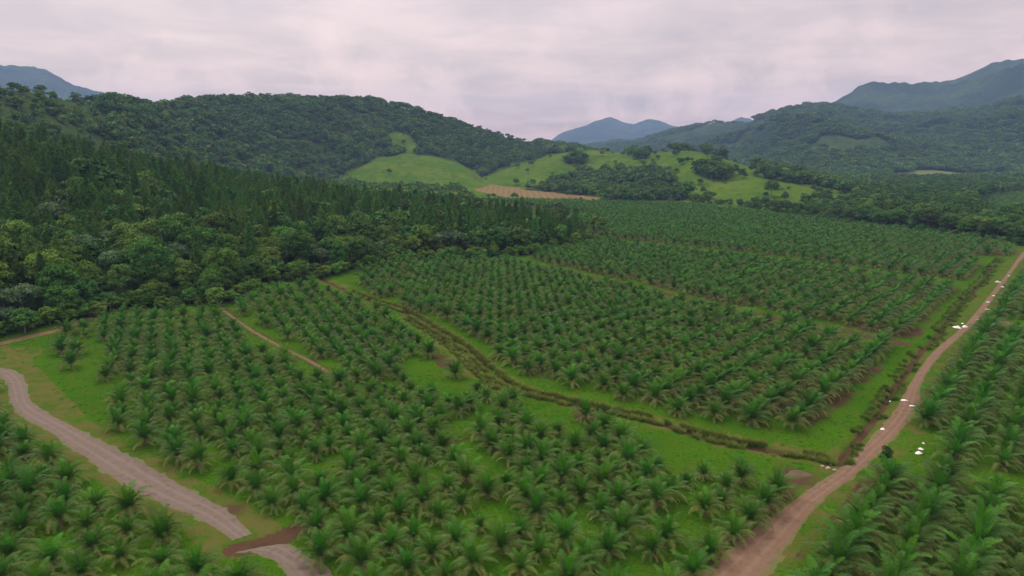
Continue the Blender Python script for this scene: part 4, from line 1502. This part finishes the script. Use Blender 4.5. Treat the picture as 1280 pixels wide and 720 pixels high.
mass('mountain_forest', 'hazy blue green forest clothing the mountain across the valley', 'forest', np.stack([fx, fy, fz - 1.5], 1),
     np.stack([0 * sc_, 0 * sc_, rg.uniform(0, 6.28, len(fx))], 1), np.stack([sc_ * 1.6, sc_ * 1.6, sc_], 1), ix, fl)
print('mountain trees', len(fx))


def at_view(px_, py_, r0=650, r1=2400):
    """first point of the ground along a sight line"""
    az, te = ray(px_, py_)
    r_ = np.linspace(r0, r1, 3500)
    zt = terrain(r_ * math.sin(az), r_ * math.cos(az))
    hit = np.nonzero(H + r_ * te <= zt)[0]
    if not len(hit):
        return None
    r_ = r_[hit[0]]
    return r_ * math.sin(az), r_ * math.cos(az), zt[hit[0]]


LONE = [  # px, py of the foot, height, what sets it apart
    (665, 207, 9, 'lone round dark tree on the upper grass slope'), (502, 231, 8, 'small dark tree in the fold of the two grass slopes'),
    (487, 218, 9, 'dark tree at the upper corner of the pasture dome'), (505, 180, 11, 'dark tree inside the small high clearing'),
    (752, 195, 10, 'dark tree on the grassy saddle'), (769, 205, 8, 'small tree below the grassy saddle'),
    (837, 189, 15, 'tall round tree on the knoll skyline'), (843, 196, 12, 'bushy tree just under the knoll skyline'),
    (852, 206, 11, 'dark tree part way down the knoll'), (875, 231, 10, 'flat shrubby tree low on the pasture'),
    (919, 218, 12, 'upright dark tree first in the pasture row'), (928, 224, 12, 'upright dark tree second in the pasture row'),
    (940, 217, 13, 'upright dark tree third in the pasture row'), (964, 246, 17, 'big spreading tree alone low on the pasture'),
    (957, 247, 8, 'low bush beside the spreading pasture tree'), (862, 244, 11, 'dark bushy tree at the corner of the hillside copse'),
    (800, 214, 9, 'tree above the hillside copse'), (822, 200, 9, 'tree between the copse and the knoll'),
    (1018, 252, 12, 'tree where the pasture meets the valley wood'), (1030, 255, 14, 'taller tree where the pasture meets the valley wood'),
    (880, 258, 12, 'tree at the near foot of the pasture'), (900, 260, 11, 'second tree at the near foot of the pasture'),
    (712, 247, 12, 'tree standing at the end of the ploughed field'), (645, 232, 12, 'tree at the top edge of the ploughed field'),
    (820, 250, 9, 'bush on the green bank past the ploughed field'), (590, 214, 9, 'tree at the mouth of the green gully'),
]
for px_, py_, h_, lab in LONE:
    p_ = at_view(px_, py_)
    if p_ is None:
        continue
    v = int(rg.integers(3))
    s_ = h_ / 12.0
    put_tree('leafy_tree', TREES['dark'][v], p_[0], p_[1], p_[2] - 0.3, rg.uniform(0, 6.28), (s_, s_, s_ * (1.25 if 'upright' in lab else 0.9)), lab, 'tree', None)

# umbrella-shaped trees along the skyline of the long hill
SKY = [(18, 'first'), (24, ''), (52, ''), (112, ''), (166, ''), (176, ''), (186, ''), (205, ''), (312, ''), (345, ''), (433, ''), (448, ''), (462, ''), (470, ''), (478, ''), (530, ''), (545, ''), (604, ''), (612, ''), (622, ''), (634, ''), (640, ''), (655, ''), (668, '')]
L0 = LAYERS[0]
for n_, (px_, _s) in enumerate(SKY):
    a_ = float(ray(px_, 130)[0])
    D_ = float(np.interp(a_, L0['az'], L0['D']))
    x_, y_ = D_ * math.sin(a_), D_ * math.cos(a_)
    z_ = float(tz(x_, y_)[0])
    s_ = rg.uniform(0.9, 1.3) * (0.62 if px_ < 60 else 0.8 if px_ < 130 else 0.72)
    put_tree('umbrella_tree', TREES['dark'][int(rg.integers(3))], x_, y_, z_ + 1, rg.uniform(0, 6.28), (s_ * 1.25, s_ * 1.25, s_ * 0.85),
             'spreading dark tree breaking the long hill skyline, %s from its western end' % ordn(n_ + 1), 'tree', 'skyline trees on the long hill')

# pale-green flowering tree among the pines, and a dark sapling by the red road
p_ = at_view(178, 226, 300, 700) or (-280, 480, 30)
put_tree('leafy_tree', TREES['silver'][0], p_[0], p_[1], p_[2] + 6, 0.4, (0.95, 0.95, 1.35), 'pale flat topped tree rising alone above the dark pines', 'tree', None)
p_ = g(1106, 588)
put_tree('sapling', TREES['dark'][1], p_[0], p_[1], 0, 0.4, (0.22, 0.22, 0.42), 'slim dark sapling at the edge of the red road by the first palm', 'sapling', None)

p_ = g(797, 566)
root = bpy.data.objects.new('withered_palm', None)
bpy.context.scene.collection.objects.link(root)
link('trunk', PALM['calm'][2][0], root)
link('dead_fronds', PALM['calm'][2][3], root)
link('dead_fronds', PALM['calm'][5][3], root).rotation_euler = (0, 0, 1.0)
root.location = (p_[0], p_[1], 0.0)
root.scale = (0.42, 0.42, 0.5)
tag(root, 'small withered brown palm lying low beside a dark soil patch in the clearing', 'palm tree')

# ------------------------------------------------------------------ grasses
def tuft(seed, n, h, spread, wdt, tone0, tone1, droop=0.5):
    rg_ = np.random.default_rng(seed)
    G = Geo()
    a_ = rg_.uniform(0, 6.28, n)
    rr_ = spread * np.sqrt(rg_.random(n))
    base = np.stack([rr_ * np.cos(a_), rr_ * np.sin(a_), np.full(n, -0.1)], 1)
    od = np.stack([np.cos(a_), np.sin(a_), np.zeros(n)], 1) * (0.25 + 0.5 * rg_.random((n, 1))) + rg_.normal(0, 0.2, (n, 3)) * [1, 1, 0]
    hh = h * rg_.uniform(0.6, 1.1, n)[:, None]
    B = base + UP * hh * 0.6 + od * hh * 0.25
    C = base + UP * hh * (1.0 - droop * 0.25) + od * hh * (0.35 + droop * 0.5)
    sd = np.stack([-np.sin(a_ + 0.8), np.cos(a_ + 0.8), np.zeros(n)], 1) * wdt / 2
    V = np.stack([base - sd, base + sd, B + sd * 0.9, B - sd * 0.9, C + sd * 0.25, C - sd * 0.25], 1).reshape(-1, 3)
    o = np.arange(n)[:, None] * 6
    tn = np.zeros((n, 6, 3))
    tn[:, :2, 0] = tone0
    tn[:, 2:4, 0] = (tone0 + tone1) / 2
    tn[:, 4:, 0] = tone1
    tn[:, :, 1] = rg_.random(n)[:, None]
    G.add(V, np.concatenate([o + [0, 1, 2, 3], o + [3, 2, 4, 5]]), tn.reshape(-1, 3))
    return G


REEDS = [tuft(900 + i, 130, 1.45, 0.75, 0.05, 0.10, 0.72).mesh('reed', [M_REED]) for i in range(4)] + [tuft(910 + i, 120, 1.2, 0.7, 0.055, 0.0, 0.45).mesh('reed', [M_REED]) for i in range(3)]
WEEDS = [tuft(930 + i, 46, 0.42, 0.5, 0.06, 0.1, 0.7, 0.9).mesh('weed', [M_WEED]) for i in range(4)]


def along(line, off, wid, per_m, rg_):
    """random points beside a line, off metres to its side"""
    L_ = np.linalg.norm(np.diff(line, axis=0), axis=1).sum()
    n = int(L_ * per_m)
    s_ = np.r_[0, np.cumsum(np.linalg.norm(np.diff(line, axis=0), axis=1))]
    u = rg_.uniform(0, s_[-1], n)
    x_, y_ = np.interp(u, s_, line[:, 0]), np.interp(u, s_, line[:, 1])
    tg = np.stack([np.interp(u, s_, np.gradient(line[:, 0])), np.interp(u, s_, np.gradient(line[:, 1]))], 1)
    tg /= np.linalg.norm(tg, axis=1)[:, None]
    nrm = np.stack([-tg[:, 1], tg[:, 0]], 1)
    o_ = off + rg_.normal(0, wid, n)
    return np.stack([x_, y_], 1) + nrm * o_[:, None]


def scatter_low(name, label, cat, pts, meshes, s0, s1, rg_, lo=0, hi=None):
    pts = np.asarray(pts)
    sc__ = rg_.uniform(s0, s1, len(pts))
    mass(name, label, cat, np.c_[pts, terrain(pts[:, 0], pts[:, 1])], np.stack([0 * sc__, 0 * sc__, rg_.uniform(0, 6.28, len(pts))], 1), sc__,
         rg_.integers(lo, hi if hi else len(meshes), len(pts)), meshes)


def patchy(pts, sc, seed, cut):
    return pts[fbm(pts[:, 0] / sc, pts[:, 1] / sc, seed, 2) > cut]


scut = DITCH[int(len(DITCH) * 0.12):]
a_ = along(scut, 1.5, 0.35, 3.0, rg)
b_ = along(scut, -1.6, 0.4, 2.6, rg)
b_ = patchy(b_, 5.0, 201, 0.42)
a_ = patchy(a_, 7.0, 202, 0.30)
scatter_low('tall_grass', 'two bands of tall tan tipped grass lining the winding ditch', 'tall grass', np.vstack([a_, b_]), REEDS, 0.6, 1.1, rg)
c_ = along(DITCH2, 0.0, 0.8, 3.2, rg)
scatter_low('tall_grass', 'short band of tall grass along the branch ditch below the main one', 'tall grass', c_, REEDS, 0.45, 0.8, rg)
a_ = patchy(along(SIDE, 1.5, 0.5, 2.6, rg), 6.0, 203, 0.36)
b_ = patchy(along(SIDE, -1.4, 0.5, 1.8, rg), 6.0, 204, 0.45)
scatter_low('tall_grass', 'dark rough grass and weeds along the roadside drain', 'tall grass', np.vstack([a_, b_]), REEDS, 0.5, 1.0, rg, 4)
# shrubs in the roadside drain
a_ = patchy(along(SIDE, 1.3, 0.4, 0.55, rg), 5.0, 205, 0.52)
fl, ix = kind_index(rg.choice([0, 0, 1], len(a_)), TMASS, rg)
sc_ = rg.uniform(0.07, 0.12, len(a_))
mass('scrub', 'low dark scrub growing out of the roadside drain', 'scrub', np.c_[a_, terrain(a_[:, 0], a_[:, 1]) - 0.4], np.stack([0 * sc_, 0 * sc_, rg.uniform(0, 6.28, len(a_))], 1), sc_, ix, fl)
# weeds over the near grass
wx_, wy_ = jitter_grid(-190, 240, 60, 290, 1.35, rg, 0.5)
wpx, wpy, _ = proj(wx_, wy_, 0 * wx_)
m_ = (wpx > -60) & (wpx < 1340) & (wpy < 740)
wx_, wy_ = wx_[m_], wy_[m_]
clr = (dline(wx_, wy_, RED_C, 12) > 5.0) & (dline(wx_, wy_, GREY_C, 14) > 6.5) & (dline(wx_, wy_, (TAIL_UP + TAIL_LO) / 2, 14) > 4.5) & ~inpoly(wx_, wy_, FOREST)
clr &= (rg.random(len(wx_)) < 0.15 + 2.5 * np.maximum(fbm(wx_ / 7, wy_ / 7, 210, 3) - 0.45, 0))
pts = np.stack([wx_[clr], wy_[clr]], 1)
print('weeds', len(pts))
scatter_low('meadow_weeds', 'bright green weeds and grass tufts over the open ground', 'grass', pts, WEEDS, 0.35, 1.1, rg)

# ------------------------------------------------------------------ crumpled white plastic sheets
m, t, b, out = new_mat('white_plastic')
tcn = nd(t, 'ShaderNodeTexCoord')
t.links.new(mixc(t, ramp(t, noise(t, tcn.outputs['Object'], 2.2, 4, 0.6), [(0.45, 0.0), (0.75, 0.6)]), (0.80, 0.79, 0.80), (0.50, 0.44, 0.40)), b.inputs['Base Color'])
b.inputs['Roughness'].default_value = 0.35
M_PLASTIC = m


def sheet(name, x, y, L_, W_, Hh, rot, seed, label, grp='white plastic litter'):
    Hh *= 0.55
    """a slack crumpled sheet: torn outline, folds, a doubled hem underneath"""
    rg_ = np.random.default_rng(seed)
    n, kq = 30, 12
    V = [(0, 0, Hh * 0.6)]
    ph = rg_.uniform(0, 6.28, 6)
    for j in range(1, kq + 1):
        f_ = j / kq
        for i in range(n):
            a_ = 2 * math.pi * i / n
            rim = 1 + 0.22 * math.sin(2 * a_ + ph[0]) + 0.14 * math.sin(3 * a_ + ph[1]) + 0.10 * math.sin(5 * a_ + ph[2]) + 0.06 * math.sin(9 * a_ + ph[5])
            px_, py_ = math.cos(a_) * rim * f_ * L_ / 2, math.sin(a_) * rim * f_ * W_ / 2
            fold = 0.5 + 0.5 * math.sin(px_ * 7 / max(W_, 0.4) + 2.2 * math.sin(py_ * 5 / max(W_, 0.4) + ph[3]) + ph[4])
            z_ = Hh * ((1 - f_ ** 2) * (0.35 + 0.65 * fold) + 0.18 * fold) + 0.02 + 0.05 * rg_.random() * Hh
            if j == kq:
                z_ = 0.0
            V.append((px_, py_, z_))
    Fl, sz = [], []
    for i in range(n):
        Fl += [0, 1 + i, 1 + (i + 1) % n]
        sz.append(3)
    for j in range(kq - 1):
        for i in range(n):
            a0, a1 = 1 + j * n + i, 1 + j * n + (i + 1) % n
            Fl += [a0, a0 + n, a1 + n, a1]
            sz.append(4)
    Fl += list(range(1 + (kq - 1) * n, 1 + kq * n))[::-1]
    sz.append(n)
    me_ = make_mesh(name, np.array(V), Fl, [M_PLASTIC], False, None, None, sz)
    o = link(name, me_, None, (x, y, float(tz(x, y)[0]) + 0.10))
    o.rotation_euler = (0, 0, rot)
    return tag(o, label, 'plastic sheet', grp)


SHEETS = [
    (1196, 410, 2.7, 1.9, 1.1, 'crumpled white plastic sheet at the verge, biggest of the roadside heap'),
    (1206, 409, 2.2, 1.4, 0.9, 'white plastic sheet on the track, inner piece of the roadside heap'),
    (1203, 405, 1.0, 0.7, 0.6, 'small white plastic scrap on top end of the roadside heap'),
    (1221, 400, 2.0, 0.5, 0.2, 'long thin white plastic strip just past the roadside heap'),
    (1234, 387, 1.7, 0.5, 0.2, 'flat white plastic strip lying across the track mouth'),
    (1235, 378, 1.6, 0.9, 0.35, 'white plastic piece midway along the string of litter'),
    (1242, 370, 1.4, 0.8, 0.35, 'white plastic piece above the midway one on the road'),
    (1253, 359, 1.6, 1.0, 0.4, 'white plastic piece on the road next to the upright scrap'),
    (1247, 353, 1.8, 1.4, 1.2, 'tall white plastic scrap snagged in the drain grass by the road'),
    (1261, 345, 1.2, 0.8, 0.3, 'farthest white plastic piece up the road'),
    (1214, 364, 1.0, 0.6, 0.3, 'faint pale scrap in the grass among the upper block palms'),
    (1130, 501, 1.5, 1.0, 0.35, 'oval white plastic sheet flat in the middle of the red road'),
    (1140, 508, 1.5, 0.8, 0.3, 'half moon white plastic sheet beside the oval one on the road'),
    (1103, 537, 1.1, 0.9, 0.45, 'pointed white plastic scrap by the ruts of the red road'),
    (1113, 499, 0.6, 0.5, 0.3, 'small white scrap in the roadside drain grass'),
    (1148, 567, 2.0, 0.9, 0.5, 'folded white plastic sheet in the grass under the lone palm'),
    (1151, 562, 1.2, 0.8, 0.4, 'upper of two white plastic sheets under the lone palm'),
    (1154, 555, 0.6, 0.5, 0.4, 'small white scrap above the two sheets under the lone palm'),
    (1211, 540, 2.2, 1.1, 0.8, 'white plastic sheet lying between two palms past the grass strip'),
    (1218, 535, 1.0, 0.6, 0.4, 'small white plastic piece behind the sheet between two palms'),
]
for i, (px_, py_, l_, w_, hh_, lab) in enumerate(SHEETS):
    p_ = g(px_, py_)
    sheet('plastic_sheet', p_[0], p_[1], l_, w_, hh_, rg.uniform(-0.6, 0.6), 40 + i, lab)

# ------------------------------------------------------------------ stones and spoil mound
m, t, b, out = new_mat('stone')
tcn = nd(t, 'ShaderNodeTexCoord')
t.links.new(mixc(t, noise(t, tcn.outputs['Object'], 4, 4, 0.6), (0.22, 0.18, 0.15), (0.38, 0.33, 0.29)), b.inputs['Base Color'])
b.inputs['Roughness'].default_value = 0.9
M_STONE = m
m, t, b, out = new_mat('spoil')
tcn = nd(t, 'ShaderNodeTexCoord')
t.links.new(mixc(t, noise(t, tcn.outputs['Object'], 1.5, 5, 0.6), (0.060, 0.040, 0.025), (0.095, 0.085, 0.035)), b.inputs['Base Color'])
b.inputs['Roughness'].default_value = 0.95
M_SPOIL = m


def lump(name, x, y, sx_, sy_, sz_, seed, mat, label, cat, grp=None, sink=0.25):
    rg_ = np.random.default_rng(seed)
    nu, nv = 18, 10
    V, Fl, sz = [(0, 0, sz_)], [], []
    ph = rg_.uniform(0, 6.28, 5)
    for j in range(1, nv + 1):
        th = math.pi * j / (nv + 1)
        for i in range(nu):
            a_ = 2 * math.pi * i / nu
            k_ = 1 + 0.12 * math.sin(2 * a_ + ph[0] + th) + 0.09 * math.sin(3 * a_ + ph[1] - 2 * th) + rg_.normal(0, 0.035)
            V.append((math.sin(th) * math.cos(a_) * sx_ * k_, math.sin(th) * math.sin(a_) * sy_ * k_, math.cos(th) * sz_ * k_))
    V.append((0, 0, -sz_))
    for i in range(nu):
        Fl += [0, 1 + i, 1 + (i + 1) % nu]
        sz.append(3)
    for j in range(nv - 1):
        for i in range(nu):
            a0, a1 = 1 + j * nu + i, 1 + j * nu + (i + 1) % nu
            Fl += [a0, a0 + nu, a1 + nu, a1]
            sz.append(4)
    last = len(V) - 1
    for i in range(nu):
        Fl += [last, 1 + (nv - 1) * nu + (i + 1) % nu, 1 + (nv - 1) * nu + i]
        sz.append(3)
    me_ = make_mesh(name, np.array(V), Fl, [mat], True, None, None, sz)
    return tag(link(name, me_, None, (x, y, float(tz(x, y)[0]) + sz_ * (0.5 - sink))), label, cat, grp)


p_ = g(997, 594)
lump('spoil_mound', p_[0], p_[1], 3.0, 2.0, 0.9, 5, M_SPOIL, 'low brown mound of dug earth beside the red road bend', 'mound', None, 0.95)
for i, (px_, py_, s_, lab) in enumerate([(1035, 586, 0.55, 'largest pale stone at the ditch mouth beside the red road'), (1028, 583, 0.35, 'small pale stone close to the biggest at the ditch mouth'),
                                         (1043, 588, 0.4, 'pale stone nearest the red road at the ditch mouth'), (1038, 581, 0.3, 'smallest pale stone behind the others at the ditch mouth')]):
    p_ = g(px_, py_)
    lump('stone', p_[0], p_[1], s_, s_ * 0.8, s_ * 0.6, 80 + i, M_STONE, lab, 'stone', 'stones at the ditch mouth')

# ------------------------------------------------------------------ haze
hm = bpy.data.materials.new('haze_air')
hm.use_nodes = True
t = hm.node_tree
t.nodes.clear()
out = t.nodes.new('ShaderNodeOutputMaterial')
pv = t.nodes.new('ShaderNodeVolumePrincipled')
pv.inputs['Color'].default_value = (*HAZE_COLOR, 1)
pv.inputs['Density'].default_value = HAZE_DENSITY
pv.inputs['Anisotropy'].default_value = 0.0
t.links.new(pv.outputs[0], out.inputs['Volume'])
zb, zt_ = float(GZ.min()) - 1.0, float(GZ.max()) + 60.0
hw = 10900.0
V = [(sx_ * hw, sy_ * hw, z_) for z_ in (zb, zt_) for sx_, sy_ in ((-1, -1), (1, -1), (1, 1), (-1, 1))]
Fq = [[3, 2, 1, 0], [4, 5, 6, 7], [0, 1, 5, 4], [1, 2, 6, 5], [2, 3, 7, 6], [3, 0, 4, 7]]
tag(link('haze', make_mesh('haze', np.array(V, float), Fq, [hm])), 'pale blue haze over the valley', 'haze', kind='stuff')
